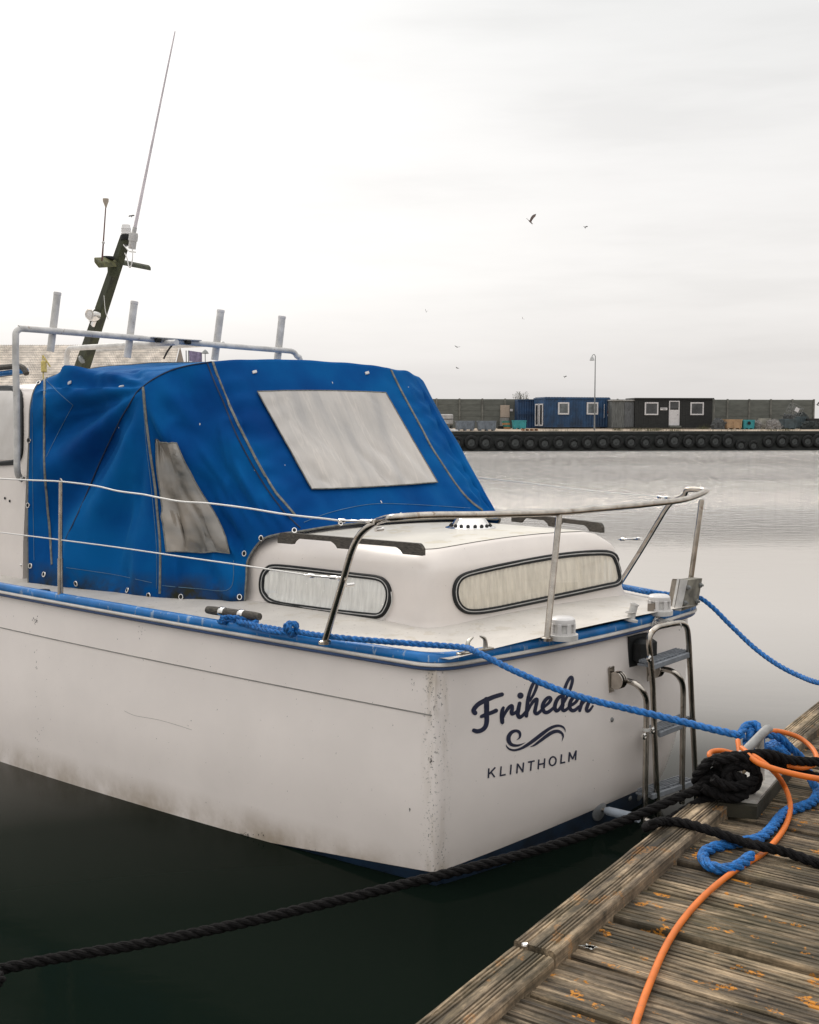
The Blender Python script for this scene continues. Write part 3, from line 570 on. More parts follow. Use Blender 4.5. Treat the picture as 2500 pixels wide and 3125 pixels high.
# cream board and grey box on the wall
off=OW-.3
def panel(name,label,x0,x1,y0,y1,off,mm,th=.05,cat='board',lean=0):
    a0,a1=Qa(x0,off),Qa(x1,off); z1=Qp(x0,y0,off)[1]; z0=Qp(x0,y1,off)[1]; c=Q((a0+a1)/2,off,(z0+z1)/2)
    return MB().box(c,qa*(a1-a0),qn*th,UP*(z1-z0)+qn*lean,ch=.01).build(name,mm,label=label,cat=cat,loc=Q((a0+a1)/2,off,z0))
panel('plywood_board','cream plywood board fixed to the concrete wall',1053.5,1073,853,879,OW-.16,mat('cream_plywood',(.42,.34,.27),.8,var=.06))
panel('wall_sign','tiny white sign right of the cream board',1074,1080,861,866,OW-.14,m_white,.03,'sign')
panel('grey_cabinet','low grey cabinet standing under the cream board',1053,1071,880,902,OW-.5,mat('pale_grey_metal',(.22,.22,.21),.6),.35,'cabinet')
panel('flat_trolley','low black trolley between grey tubs and crates',1048,1066,897,903.5,8,m_blk,.6,'trolley')
# heaps of netting: crumpled meshes
def heap(label,x0,x1,y0,off,mm,seed,cat='net heap',name='net_heap',base=None,dep=.8):
    random.seed(seed); a0,a1=Qa(x0,off),Qa(x1,off); zb_=ground(off) if base is None else base; h=Qp(x0,y0,off)[1]-zb_; c=Q((a0+a1)/2,off+dep/2,zb_); w_=(a1-a0)/2
    mb=MB(); rows=[]
    for i in range(9):
        v=i/8; r_=math.cos(v*math.pi/2)**.6; zz=h*math.sin(v*math.pi/2)
        rows.append([c+qa*(w_*r_*math.cos(k*math.pi/12)*random.uniform(.8,1.08))+qn*(dep*.6*r_*math.sin(k*math.pi/12)*random.uniform(.8,1.1))+UP*(zz*random.uniform(.82,1.05)) for k in range(24)])
    mb.grid(rows,True)
    for q in range(26):   # loose folds and strands lying over the heap
        k=random.uniform(0,math.pi); st_=c+qa*(w_*math.cos(k)*random.uniform(.4,1))-qn*(dep*.55*math.sin(k))+UP*h*random.uniform(.05,.5)
        e_=st_+V((random.uniform(-.3,.3),0,random.uniform(.15,.4)))+qn*random.uniform(.05,.3); mb.tube(cr([st_,(st_+e_)/2+V((random.uniform(-.1,.1),-.05,.08)),e_],3),random.uniform(.02,.045),5)
    return mb.build(name,mm,label=label,cat=cat,group='heaps of fishing net on the quay',loc=c,smooth=False)
mnet=mat('grey_netting',(.12,.125,.125),.9,scale=14,col2=(.02,.022,.023),bump=1,bscale=40); mnet2=mat('silvery_netting',(.32,.30,.28),.8,scale=11,col2=(.045,.045,.045),bump=1,bscale=40); mnet3=mat('dark_netting',(.035,.042,.04),.9,scale=12,col2=(.008,.01,.01),bump=1)
heap('heap of grey netting just right of the black cabin',1501,1531,880,5.6,mnet,1)
heap('small pale heap between turquoise tub and pale tub',1590,1606,884,6.2,mnet2,2)
heap('silvery crumpled heap of netting right of the pale tub',1616,1650,882,5.0,mnet2,3)
heap('netting piled on top of the dark blue grey tub',1652,1676,873,5.6,mnet,4,base=ground(5)+.95)
heap('big dark heap of nets under the tilted cage',1672,1712,868,8.6,mnet3,6,dep=1.4)
heap('low dark heap at the right edge of the quay',1690,1728,886,5.4,mnet3,8)
# tilted wire cage on the heap
off=8.0; c=Q(Qa(1673,off),off,Qp(1673,863,off)[1]); ang=R(-28); ux=qa*math.cos(ang)+UP*math.sin(ang); uz=-qa*math.sin(ang)+UP*math.cos(ang)
cage=thing('wire_cage','empty wire cage lying tilted on top of the dark nets','cage',c-UP*.5)
mb=MB()
for face in(-.45,.45):
    for i in range(6): 
        mb.tube([c+ux*(-.55+i*.22)+uz*-.42+qn*face,c+ux*(-.55+i*.22)+uz*.42+qn*face],.014,5); 
        if i<5: mb.tube([c+ux*-.55+uz*(-.42+i*.21)+qn*face,c+ux*.55+uz*(-.42+i*.21)+qn*face],.014,5)
for sx in(-.55,.55):
    for sz in(-.42,0,.42): mb.tube([c+ux*sx+uz*sz-qn*.45,c+ux*sx+uz*sz+qn*.45],.014,5)
mb.build('wire_bars',m_pole,cage)
MB().box(c-qn*.48+ux*.0,ux*.4,qn*.02,uz*.4,ch=.005).build('cage_plate',m_white,cage)
# bush behind the wall and weeds on the quay edge
random.seed(11)
a=Qa(1097,15); b0=Q(a,15.2,ground(15)); bush=thing('leafy_bush','small leafy bush showing above the wall by the dark container','bush',b0)
zt=Qp(1097,824,15)[1]; mbt=MB(); mbl=MB()
for i in range(26):
    e_=b0+V((random.gauss(0,.45),random.gauss(0,.3),zt-b0.z-abs(random.gauss(0,.35)))); mid=(b0+e_)/2+V((random.uniform(-.2,.2),0,.1)); P_=cr([b0,mid,e_],4); mbt.tube(P_,[.03*(1-j/len(P_))+.006 for j in range(len(P_))],4)
    for j in range(26):
        p=P_[-1].lerp(P_[-6],random.random()**1.3*.9)+V((random.gauss(0,.07),random.gauss(0,.07),random.gauss(0,.05))); d1=V((random.uniform(-1,1),random.uniform(-1,1),random.uniform(-.3,1))).normalized()*.05; d2=d1.cross(V((random.random(),random.random(),random.random()))).normalized()*.02
        mbl.add([p-d1,p+d2,p+d1,p-d2],[(0,1,2,3)])
mbt.build('stems',m_teak,bush); mbl.build('leaves',mat('bush_leaf',(.11,.12,.045),.7,var=.4,scale=6),bush,smooth=False)
mb=MB()
for i in range(900):
    cl=random.choice([(1340,1,8),(1372,.6,8),(1385,1.5,6),(1300,2,5),(1365,3,20),(1480,6.9,7),(1486,6.7,5),(1422,.4,10),(1630,.6,14),(1660,.5,10),(1180,.5,30),(1545,.4,30)]); a=Qa(cl[0]+random.gauss(0,cl[2]),cl[1]); off=cl[1]+random.uniform(-.3,.4); g_=Q(a,off,ground(off)); h=random.uniform(.08,.3)*(2.2 if cl[1]>6 and random.random()<.3 else 1); d1=V((random.gauss(0,.06),random.gauss(0,.06),h)); mb.add([g_-qa*.012,g_+qa*.012,g_+d1],[(0,1,2)])
mb.build('quay_weeds',mat('dry_weed',(.12,.12,.06),.9,var=.4),label='sparse green weeds growing along the quay edge',cat='weeds',kind='stuff',smooth=False)
# distant land, warehouse with a tiled roof behind the wheelhouse
dh=90; rz=CH+(890-728)/2367*dh; xr=(383-862)/2367*dh; 
wh=thing('tiled_warehouse','distant building with a long pinkish ribbed tile roof behind the wheelhouse','building',(xr-10,dh+4,0))
mb=MB(); cols=int(26/.045)
rows=[]
for r_,(y,z) in enumerate(((dh,rz),(dh-1.6,rz-1.35),(dh-3.2,rz-2.7),(dh-5.5,rz-4.6))):
    rows.append([V((xr-26+i*.045+ (26-i*.045)*0,y,z))+V((0,-.02,.05))*math.sin(i*2*math.pi*.045/.137) for i in range(cols+1)])
mb.grid(rows); 
def tile_mat():
    m=mat('pink_clay_tiles',(.74,.67,.59),.85,var=.15,scale=1.5); nt=m.node_tree; L=nt.links.new; b=nt.nodes['Principled BSDF']; src=b.inputs['Base Color'].links[0].from_socket
    tc=N(nt,'ShaderNodeTexCoord'); wv=N(nt,'ShaderNodeTexWave',wave_type='BANDS',bands_direction='Z',i_Scale=1.55); L(tc.outputs['Object'],wv.inputs[0]); r=ramp(nt,[(0,.6),(.2,1)],wv.outputs[0])
    mx=N(nt,'ShaderNodeMix',data_type='RGBA',blend_type='MULTIPLY'); mx.inputs[0].default_value=1; L(src,mx.inputs[6]); L(r.outputs[0],mx.inputs[7]); L(mx.outputs[2],b.inputs['Base Color']); return m
mb.build('tiled_roof',tile_mat(),wh)
mb=MB(); mb.box((xr-13,dh+1,(rz-4.6)/2+.4),(25.6,0,0),(0,9,0),(0,0,rz-4.8)); mb.add([(xr,dh-5.4,rz-4.7),(xr,dh,rz-.1),(xr,dh+5.4,rz-4.7)],[(0,1,2)]); mb.build('brick_wall',mat('pale_brick',(.33,.27,.22),.9,var=.15),wh,smooth=False)
mb=MB(); mb.box((-55,dh+50,.45),(75,0,0),(0,130,0),(0,0,.9)); mb.build('harbour_ground',m_qtop,kind='structure',smooth=False)
d=60; g0=pd(90,755,d); y0=V((g0.x,g0.y,0)); cr_=thing('yellow_hoist','small yellow hoist with a slanting arm in front of the tile roof','hoist',V((g0.x,g0.y,.9))); m_yel=mat('yellow_paint',(.62,.50,.16),.5)
p1=pd(88,782,d);p2=pd(90,748,d);p3=pd(106,772,d)
MB().box((p1+UP*.25)+V((.12,0,0)),(.24,0,0),(0,.3,0),(0,0,.6),ch=.03).build('hoist_housing',m_yel,cr_); MB().tube([V((g0.x,g0.y,.9)),p2],.035,8).build('hoist_post',m_yel,cr_); MB().tube([p2,p3],.04,8).build('hoist_arm',m_yel,cr_)
d=48; pl=thing('cloth_pole','lilac cloth hung between two thin poles behind the boat','cloth pole',V((pd(404,760,d).x,d,.0)))
for x in(392,397,432): 
    p=pd(x,738,d); MB().tube([V((p.x,p.y,.0)),p],.022 if x<430 else .018,6).build('pole',m_pole,pl)
a=pd(398,738,d);b_=pd(425,742,d); mb=MB(); rows=[]
for j in range(9): rows.append([a.lerp(b_,i/12)+V((0,.04*math.sin(i*1.1+j*.2),-.45*j/8)) for i in range(13)])
mb.grid(rows).build('lilac_cloth',mat('lilac_cloth',(.30,.25,.38),.8),pl); MB().lathe(pd(432,742,d),UP,[(.02,.12),(.1,.05),(.16,-.05),(.1,-.05)],12).build('bell_top',m_pole,pl)
# ================================================================== BOAT
boat=thing('motor_boat','white motor cruiser moored stern-to with blue canvas cockpit cover and Friheden on its transom','boat',V((O.x,O.y,0)))
TM=2.6
def zrt(s): return 1.216+.0165*min(max(s,0),6)+.02*max(0,s-6)
def camb(t,tm=TM,k=.11): return -k*(1-((t-tm/2)/(tm/2))**2)
def outline(inset=.03,stb=0.0,off=0.0,r0=.06,r1=.18,nb=9.0,cnr=.0):
    """plan outline port bow -> port quarter -> transom -> starboard quarter -> bow, as (s,t)"""
    tm=TM-inset-stb; P=[]
    ss=[8.9-i*(8.9-r0-.06)/42 for i in range(43)]
    for s in ss:
        f=min(1,max(0,(8.9-s))/1.5)
        P.append((s,rail_t(s)+(inset)*f-off))
    # port corner (quadratic)
    a=P[-1]; c=(inset-off+camb(0),inset-off); e=(inset-off+camb(r0+.06,tm),inset-off+r0+.06)
    for i in range(1,8):
        t=i/8; P.append(tuple((1-t)**2*a[k]+2*t*(1-t)*c[k]+t*t*e[k] for k in(0,1)))
    t0=e[1]; t1=tm+off-r1
    for i in range(31):
        t=t0+(t1-t0)*i/30; P.append((inset-off+camb(t,tm),t))
    a=P[-1]; e=(r1+.02,tm+off+.2*r1); c=(inset-off+camb(tm,tm),tm+off)
    for i in range(1,12):
        t=i/12; P.append(tuple((1-t)**2*a[k]+2*t*(1-t)*c[k]+t*t*e[k] for k in(0,1)))
    for i in range(40):
        s=r1+.02+(8.9-r1-.02)*i/39; f=min(1,(8.9-s)/1.5)
        P.append((s,TM-rail_t(s)-(inset+stb*max(0,1-s/6))*f+off))
    return P
def hull_level(zf,ins,stb,r1):
    out=[]
    for s,t in outline(.03,stb,-ins,-.025+max(0,ins)*.3,r1): out.append(W(s,t,zf(s,t)))
    return out
def zb(s,t): return max(-.13,.085-.075*max(s,0)) if (t<1.3 and s>.02) else (max(-.05,.07-.03*max(s,0)) if s>.02 else .085+.055*math.sin(math.pi*min(1,max(0,t)/2.4)))
lv=[(lambda s,t:zrt(s)-.05,.015,.03,.16),(lambda s,t:zrt(s)-.30,-.012,.07,.17),(lambda s,t:zrt(s)-.315,-.012,.075,.17),(lambda s,t:.72,-.030,.13,.19),(lambda s,t:.5,-.042,.20,.21),(lambda s,t:.32,-.040,.26,.23),(lambda s,t:.18,-.026,.31,.25),(lambda s,t:zb(s,t),-.008,.36,.27),(lambda s,t:zb(s,t)-.001,-.008,.36,.27),(lambda s,t:-.03,.03,.38,.3),(lambda s,t:-.16,.12,.42,.3),(lambda s,t:-.45,.35,.5,.35)]
rows=[]
for zf,ins,stb,r1 in lv: 
    L0_=hull_level(zf,ins,stb,r1); rows.append(L0_)
mb=MB(); mb.grid(rows[:8],m=0); mb.grid(rows[8:],m=1)
hull=mb.build('hull',[m_hull,m_anti],boat,ang=28); hb=bvh(hull)
mb=MB(); mb.v=[];
keel=[W(s,TM/2,-.5) for s in (0,8.5)]
# crease line that runs along the topsides
pts=[]
for s in [.045]+[x*.12 for x in range(1,62)]: pts.append(W(s,rail_t(s)+.03-.0135,zrt(s)-.308))
MB().tube(pts,.0034,6).build('hull_crease',mat('crease_shadow',(.24,.23,.21),.6),boat)
# rubbing strake: blue moulding, white strip, dark lip
def strake(z0,prof,name,m,par):
    ol=[outline(0,0,o_,.10,.24) for o_,_ in prof]; rows=[[W(s,t,zrt(s)+z0+prof[k][1]) for s,t in ol[k]] for k in range(len(prof))]
    return MB().grid(rows,m=0).build(name,m,par,ang=50)
rs=strake(0,[(-.05,-.02),(-.045,.003),(-.03,.010),(-.008,.008),(.002,-.004),(.004,-.034),(-.002,-.040),(-.03,-.045)],'rubbing_strake',m_rail,boat)
strake(0,[(-.03,-.038),(.002,-.040),(.008,-.046),(.008,-.056),(.002,-.061),(-.03,-.062)],'white_strip',m_railw,rs)
strake(0,[(-.03,-.061),(-.002,-.062),(.0,-.074),(-.008,-.082),(-.04,-.082)],'dark_lip',m_raild,rs)
# deck
mb=MB(); rows=[]
for j in range(41):
    v=j/40; row=[]
    for i in range(25):
        u=i/24; s=-.03+8.6*v**1.1; tp=rail_t(s)+.045; ts=TM-rail_t(s)-.045; t=tp+(ts-tp)*u
        ss=s+(camb(max(0,min(TM,t)))-.0)*max(0,1-s/1.2)*(1 if s<1.2 else 0)
        row.append(W(ss,t,zrt(s)-.012-.052*min(1,max(0,(s-.9)/1.3))+.05*(1-(2*u-1)**2)))
    rows.append(row)
deck=mb.grid(rows,flip=True).build('deck',m_deck,boat); db=bvh(deck)
# aft cabin
CX=1.40
def cab_ring(z,ins,r,sa=.47,tp=.44,ts=2.40,sf=2.6):
    s0=sa+ins; t0=tp+ins; t1=ts-ins*1.5; P=[]
    P.append((sf,t0-.0*sf)); 
    for i in range(12): P.append((sf-(sf-s0-r)*(i+1)/12,t0))
    for i in range(1,9): a=i/8*math.pi/2; P.append((s0+r-r*math.sin(a),t0+r-r*math.cos(a)))
    for i in range(1,20): 
        t=t0+r+(t1-t0-2*r)*i/20; P.append((s0-.03*(1-((t-CX)/(t1-CX))**2),t))
    for i in range(0,9): a=i/8*math.pi/2; P.append((s0+r-r*math.cos(a),t1-r+r*math.sin(a)))
    for i in range(12): P.append((s0+r+(sf-s0-r)*(i+1)/12,t1))
    return [W(s,t,z+ (max(0,(1-((t-CX)/1.0)**2))*.05 if z>1.62 else 0)) for s,t in P]
lev=[(1.16,-.16,.20),(1.19,-.09,.17),(1.205,-.045,.15),(1.235,-.015,.13),(1.28,0,.12),(1.40,.012,.12),(1.50,.024,.12),(1.545,.033,.12),(1.58,.048,.12),(1.61,.075,.12),(1.63,.11,.12),(1.642,.16,.12),(1.646,.22,.12)]
rows=[cab_ring(z,i,r) for z,i,r in lev]
mb=MB(); mb.grid(rows[:-1]); cabin=mb.build('cabin_trunk',m_cab,boat,ang=60)
rr=rows[-2:]; n=len(rr[-1]); mb=MB(); mb.grid(rows[-3:-0] if False else rows[-2:])
top=rr[-1]; inner=[]
half=n//2
rowsr=[]
for j in range(half): 
    a,b_=top[j],top[n-1-j]; row=[]
    for i in range(15):
        u=i/14; p=a.lerp(b_,u); row.append(p+UP*(.045*(1-(2*u-1)**2)*0))
    rowsr.append(row)
mb.grid(rowsr); 
roofp=mb.build('cabin_roof',m_roof,cabin,ang=60)
me=roofp.data
for v in me.vertices:
    s,t,z=stz(v.co+boat.location)
    v.co.z=1.646+.05*max(0,1-((t-CX)/1.0)**2)+ (0.0)
me.update()
cb=BVHTree.FromPolygons([v.co+boat.location for o_ in(cabin,) for v in o_.data.vertices],[tuple(p.vertices) for p in cabin.data.polygons])
rb_=bvh(roofp)
# ---- cabin windows
def off_poly(P,d):
    n=len(P); out=[]
    for i in range(n):
        a,b_,c=P[i-1],P[i],P[(i+1)%n]; tx,ty=c[0]-a[0],c[1]-a[1]; l=math.hypot(tx,ty) or 1
        out.append((b_[0]-ty/l*d,b_[1]+tx/l*d))
    return out
def cr2(P,n=5,closed=True): return [(v.x,v.y) for v in cr([V((a,b,0)) for a,b in P],n,closed)]
def window(name,label,P,b,par,curt,mcurt,fw=11,nwave=26):
    o=cr2(P,4); rings=[]
    ar=sum(o[i-1][0]*o[i][1]-o[i][0]*o[i-1][1] for i in range(len(o))); sg=1 if ar>0 else -1
    N0=[drape(b,x,y,0) for x,y in o]; prof=[(0,-.002),(.0,.010),(.22,.017),(.42,.014),(.46,.009),(.62,.009),(.68,.016),(.9,.015),(1,.010),(1,.004)]
    rows=[]; 
    for f,h in prof:
        q=off_poly(o,sg*fw*f); rows.append([drape(b,x,y,h)[0] for x,y in q])
    mb=MB(); 
    mb.grid([r+[r[0]] for r in rows]); fr=mb.build(name,m_blk,par,label=label)
    q=off_poly(o,sg*fw*.53); MB().tube([drape(b,x,y,.011)[0] for x,y in q],.0035,6,closed=True).build('bright_bead',m_galv,fr)
    q=off_poly(o,sg*fw*.98); pts=[drape(b,x,y,.008) for x,y in q]; c=sum((p for p,_ in pts),V())/len(pts)
    cx_,cy_=sum(x for x,_ in q)/len(q),sum(y for _,y in q)/len(q)
    rings=[[drape(b,cx_+(x-cx_)*k,cy_+(y-cy_)*k,.0085)[0] for x,y in q] for k in(1,.66,.33,.02)]
    MB().grid([r+[r[0]] for r in rings]).build('window_glass',m_glass,fr)
    # curtain just behind the glass
    xs=[x for x,_ in q]; x0,x1=min(xs),max(xs); rows=[]
    def span(x):
        ys=[]; n=len(q)
        for i in range(n):
            (ax,ay),(bx_,by_)=q[i-1],q[i]
            if (ax-x)*(bx_-x)<=0 and ax!=bx_: ys.append(ay+(by_-ay)*(x-ax)/(bx_-ax))
        return (min(ys),max(ys)) if len(ys)>1 else (cy_,cy_)
    nx=220
    for i in range(nx+1):
        x=x0+.4+(x1-x0-.8)*i/nx; y0,y1=span(x); row=[]; a=curt[0]; gf=1 if curt[1]>(x-x0)/(x1-x0) else .35
        for j in range(7):
            y=y0+(y1-y0)*j/6; row.append(drape(b,x,y,.0042+.0042*gf*math.sin(i*a*2*math.pi/nx+1.3*math.sin(i*.11)+j*.12))[0])
        rows.append(row)
    MB().grid(rows).build('curtain',mcurt,fr)
    return fr
Pw=[(547,1232),(551,1208),(563,1193),(580,1188),(620,1191),(699,1200),(760,1207),(797,1212),(815,1222),(825,1242),(824,1268),(813,1292),(797,1302),(770,1301),(699,1293),(630,1284),(590,1278),(565,1269),(551,1252)]
window('side_window','oblong port window with pale blue curtain',Pw,cb,cabin,(24,.5),m_curt)
Pr=[(952,1247),(958,1222),(975,1207),(1010,1197),(1080,1182),(1165,1167),(1230,1160),(1275,1159),(1295,1166),(1304,1182),(1311,1208),(1311,1222),(1300,1234),(1270,1241),(1200,1256),(1104,1276),(1040,1289),(1000,1294),(975,1290),(958,1273)]
window('rear_window','long rear window with cream curtain',Pr,cb,cabin,(34,.6),m_curt2,11.5)
# loose end of the port window seal
P=[(x,y) for x,y in((827,1246),(828,1270),(818,1292),(804,1310),(789,1323))]
MB().tube([drape(cb,x,y,.012)[0] for x,y in cr2(P,5,False)],.0035,6).build('loose_seal',m_galv,cabin)
# ---- canvas cover
C0=[(3.88,-.265,1.20),(3.95,-.22,1.75),(4.0,-.17,2.25),(4.03,-.13,2.56),(4.05,-.02,2.72),(4.06,.3,2.80),(4.08,.8,2.87),(4.08,1.38,2.90),(4.08,1.95,2.87),(4.06,2.45,2.8),(4.05,2.8,2.7),(4.03,2.9,2.5),(4,2.95,2.1),(3.9,3.05,1.2)]
C1=[(2.68,.06,1.20),(2.74,.075,1.7),(2.81,.09,2.25),(2.87,.1,2.60),(2.80,.25,2.75),(2.64,.5,2.82),(2.56,.9,2.85),(2.5,1.38,2.855),(2.43,1.75,2.84),(2.39,2.0,2.815),(2.42,2.25,2.785),(2.48,2.45,2.70),(2.5,2.6,2.3),(2.5,2.75,1.2)]
C2=[(2.1,.36,1.19),(2.13,.40,1.36),(2.14,.425,1.49),(2.03,.455,1.625),(1.93,.52,1.668),(1.84,.6,1.685),(1.76,.95,1.715),(1.70,1.38,1.715),(1.64,1.8,1.71),(1.60,2.15,1.69),(1.58,2.28,1.68),(1.6,2.36,1.66),(1.9,2.5,1.4),(2.1,2.6,1.19)]
def fine(C,n=14):
    out=cr([V(c) for c in C],n); return out
f0,f1,f2=fine(C0),fine(C1),fine(C2); nU=len(f0)
def noise1(x,y,z=0):
    from mathutils import noise
    return noise.noise(V((x,y,z)))
rows=[]; NF,NA=44,56
def wr(k,v,side):
    """folds: k runs 0..13 round the rib, v 0..1 along the panel"""
    d=0
    if side=='f':
        if k<4.2:      # port panel pulled towards the hoop shoulder
            h=min(1,k/3.4); dist=(1-h)*1.5+(1-v)*1.2; ang=math.atan2((3.2-k)*.45,(1-v)*1.2+.12)
            en=min(1,v*6)*min(1,(1-v)*7)*min(1,k*2.5)
            d+=.062*math.sin(ang*13+.8+noise1(k*.6,v*1.5)*2.0)*en*min(1,dist)*(.55 if v<.15 else 1)
            d+=.03*noise1(k*1.3+v*2,v*3.5-k*.8,3)*en
            d+=.036*(1-abs(math.sin(ang*7.5+noise1(k*.9,v*2,6)*1.2)))**3*en*min(1,dist)
            d-=.05*math.sin(math.pi*v)*min(1,max(0,3.6-k))*min(1,k)*.7
        else: d+=.012*noise1(k*1.6,v*5,1)-.03*math.sin(math.pi*v)*min(1,(k-4)/2)
        d+=.009*noise1(k*3.1+v*6,v*11-k*2.2,8)*min(1,v*8)*min(1,(1-v)*8)
    else:
        if k<5:
            en=min(1,v*8)*min(1,(1-v)*8)*min(1,k*3)
            d+=.03*math.sin((k*.9+v*2.4)*2.6+noise1(k,v*3,5)*2.5)*en+.026*noise1(k*2,v*5,9)*en
            d+=.024*(1-abs(math.sin((v*3.2+k*.55)*2.4+noise1(k,v*2,4)*1.8)))**3*en
            d-=.035*math.sin(math.pi*v)*math.sin(math.pi*min(1,k/5))
        elif k<10.2:
            edge=min(1,max(0,1-(k-5)/1.3))+min(1,max(0,(k-8.3)/1.3)); en=min(1,v*8)*min(1,(1-v)*8)
            d+=.0075*math.sin(v*52+noise1(k*2,v*4,2)*4+k*1.5)*edge*en+.012*noise1(k*1.8,v*3,7)*en
            d+=.012*math.sin(k*10+v*3+noise1(k,v*2)*2)*max(0,v-.5)*1.6*en
            d-=.03*math.sin(math.pi*v)
        else: d+=.012*noise1(k*2,v*5,4)
    return d
for j in range(NF+NA+1):
    row=[]
    for i in range(nU):
        k=i*13/(nU-1)
        if j<=NF: v=j/NF; p=f0[i].lerp(f1[i],v); side='f'
        else: v=(j-NF)/NA; p=f1[i].lerp(f2[i],v); side='a'
        row.append((W(*p),k,v,side))
    rows.append(row)
cen=W(3.0,1.38,1.8); out=[]
for j,row in enumerate(rows):
    r2=[]
    for i,(p,k,v,side) in enumerate(row):
        a=row[max(0,i-1)][0];b_=row[min(nU-1,i+1)][0]; c=rows[max(0,j-1)][i][0]; d=rows[min(len(rows)-1,j+1)][i][0]
        n=(b_-a).cross(d-c); n=n.normalized() if n.length>1e-9 else UP
        if n.dot(p-cen)<0: n=-n
        r2.append(p+n*wr(k,v,side))
    out.append(r2)
cover=MB().grid(out).build('canvas_cover',m_canv,boat,ang=75); vb=bvh(cover)
def dline(P,r,name,m,par,b,off=.003,n=6,flat=None,closed=False,label=None):
    pts=[drape(b,x,y,off) for x,y in (cr2(P,n,closed) if len(P)>2 else P)]
    if flat:
        mb=MB(); rows=[]
        for i,(p,nn) in enumerate(pts):
            tg=(pts[min(len(pts)-1,i+1)][0]-pts[max(0,i-1)][0]).normalized(); sd_=tg.cross(nn).normalized()*flat/2
            rows.append([p-sd_-nn*.003,p-sd_*.9+nn*.003,p+sd_*.9+nn*.003,p+sd_-nn*.003])
        return mb.grid(rows).build(name,m,par,label=label)
    return MB().tube([p for p,_ in pts],r,6,closed=closed).build(name,m,par,label=label)
zips=[[(81,792),(90,793),(94,800),(94,870),(94,977),(99,1049),(105,1120),(110,1189)],[(302,816),(306,860),(310,905),(318,965),(326,1023),(333,1090),(338,1157),(337,1250)],
 [(448,762),(460,797),(479,843),(505,900),(533,955),(555,995),(576,1031),(600,1060),(621,1085)],[(823,779),(842,818),(865,861),(888,903),(908,941),(935,983),(962,1023),(988,1053),(1016,1075)]]
for z in zips: dline(z,.006,'zip_strip',m_zip,cover,vb,.004,flat=.017)
m_dkb=mat('dark_piping',(.006,.02,.06),.7)
for z in ([(300,815),(288,827),(270,856),(252,887),(216,962),(173,1063),(139,1135)],[(301,815),(324,798),(360,780),(396,770),(446,762)],[(436,764),(452,805),(472,850),(500,920),(535,985),(575,1048),(610,1090),(632,1112)]): dline(z,.005,'piping_seam',m_dkb,cover,vb,.002)
for z in ([(97,800),(125,828),(154,853)],[(154,853),(125,907),(98,962)],[(68,830),(69,1000),(72,1180)],[(140,1195),(240,1210),(320,1227)],[(342,1233),(420,1240),(484,1240),(492,1180)],[(300,830),(308,930),(320,1040),(330,1150),(330,1240)],[(640,1100),(700,1078),(780,1062),(860,1062),(990,1070)]): dline(z,.0018,'stitch_line',m_stitch,cover,vb,.002)
# vinyl windows
def vwin(name,top,bot,left,right,mm,label,nx=70,ny=44):
    """grid between polylines left and right (given top to bottom)"""
    Lp=cr2(left,8,False); Rp=cr2(right,8,False)
    def at(P,u): 
        x=u*(len(P)-1); i=min(len(P)-2,int(x)); f=x-i; return P[i][0]+(P[i+1][0]-P[i][0])*f,P[i][1]+(P[i+1][1]-P[i][1])*f
    rows=[]
    for j in range(ny+1):
        a=at(Lp,j/ny); b_=at(Rp,j/ny); row=[]
        for i in range(nx+1):
            u=i/nx; x,y=a[0]+(b_[0]-a[0])*u,a[1]+(b_[1]-a[1])*u
            yy=y-(top*4*u*(1-u)*(1-j/ny))+(bot*4*u*(1-u)*(j/ny))
            wv=.014*noise1(u*7+j*.03,j/ny*2.6,mm is m_vinyl)+.008*abs(noise1(u*11-j*.09,j/ny*1.4,7))+.055*(abs(math.sin(u*15-j*.05+noise1(u*4,j/ny*2)*2.5))-.4)*max(0,j/ny-.4)
            row.append(drape(vb,x,yy,.018+wv*(min(1,8*u*(1-u))*min(1,10*(j/ny)*(1-j/ny))))[0])
        rows.append(row)
    o=MB().grid(rows).build(name,mm,cover,label=label,ang=70)
    ring=rows[0]+[r[-1] for r in rows[1:]]+rows[-1][::-1][1:]+[r[0] for r in rows[::-1]][1:-1]
    MB().tube(ring[::2],.0045,6,closed=True).build('window_binding',m_zip,o); return o
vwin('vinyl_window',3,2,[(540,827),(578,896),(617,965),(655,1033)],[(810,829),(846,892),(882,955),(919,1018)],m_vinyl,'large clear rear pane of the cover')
vwin('vinyl_window',0,0,[(326,926),(330,975),(336,1030),(343,1096),(351,1162)],[(371,935),(393,980),(414,1023),(454,1088),(488,1163)],m_vinyl2,'small wedge side pane of the cover',26,36)
for x,y,q in((421,893,.006),(536,990,.004),(700,806,.006),(860,815,.005),(803,1057,.009),(600,980,.004),(250,900,.004),(980,905,.005)):
    p,n=drape(vb,x,y,.002); u=n.cross(UP).normalized(); v=n.cross(u); MB().fan([p+(u*math.cos(k*.9)*.6+v*math.sin(k*.9)*1.3)*q*random.uniform(.7,1.3) for k in range(7)],p+n*.001).build('bird_dropping',m_plas,cover)
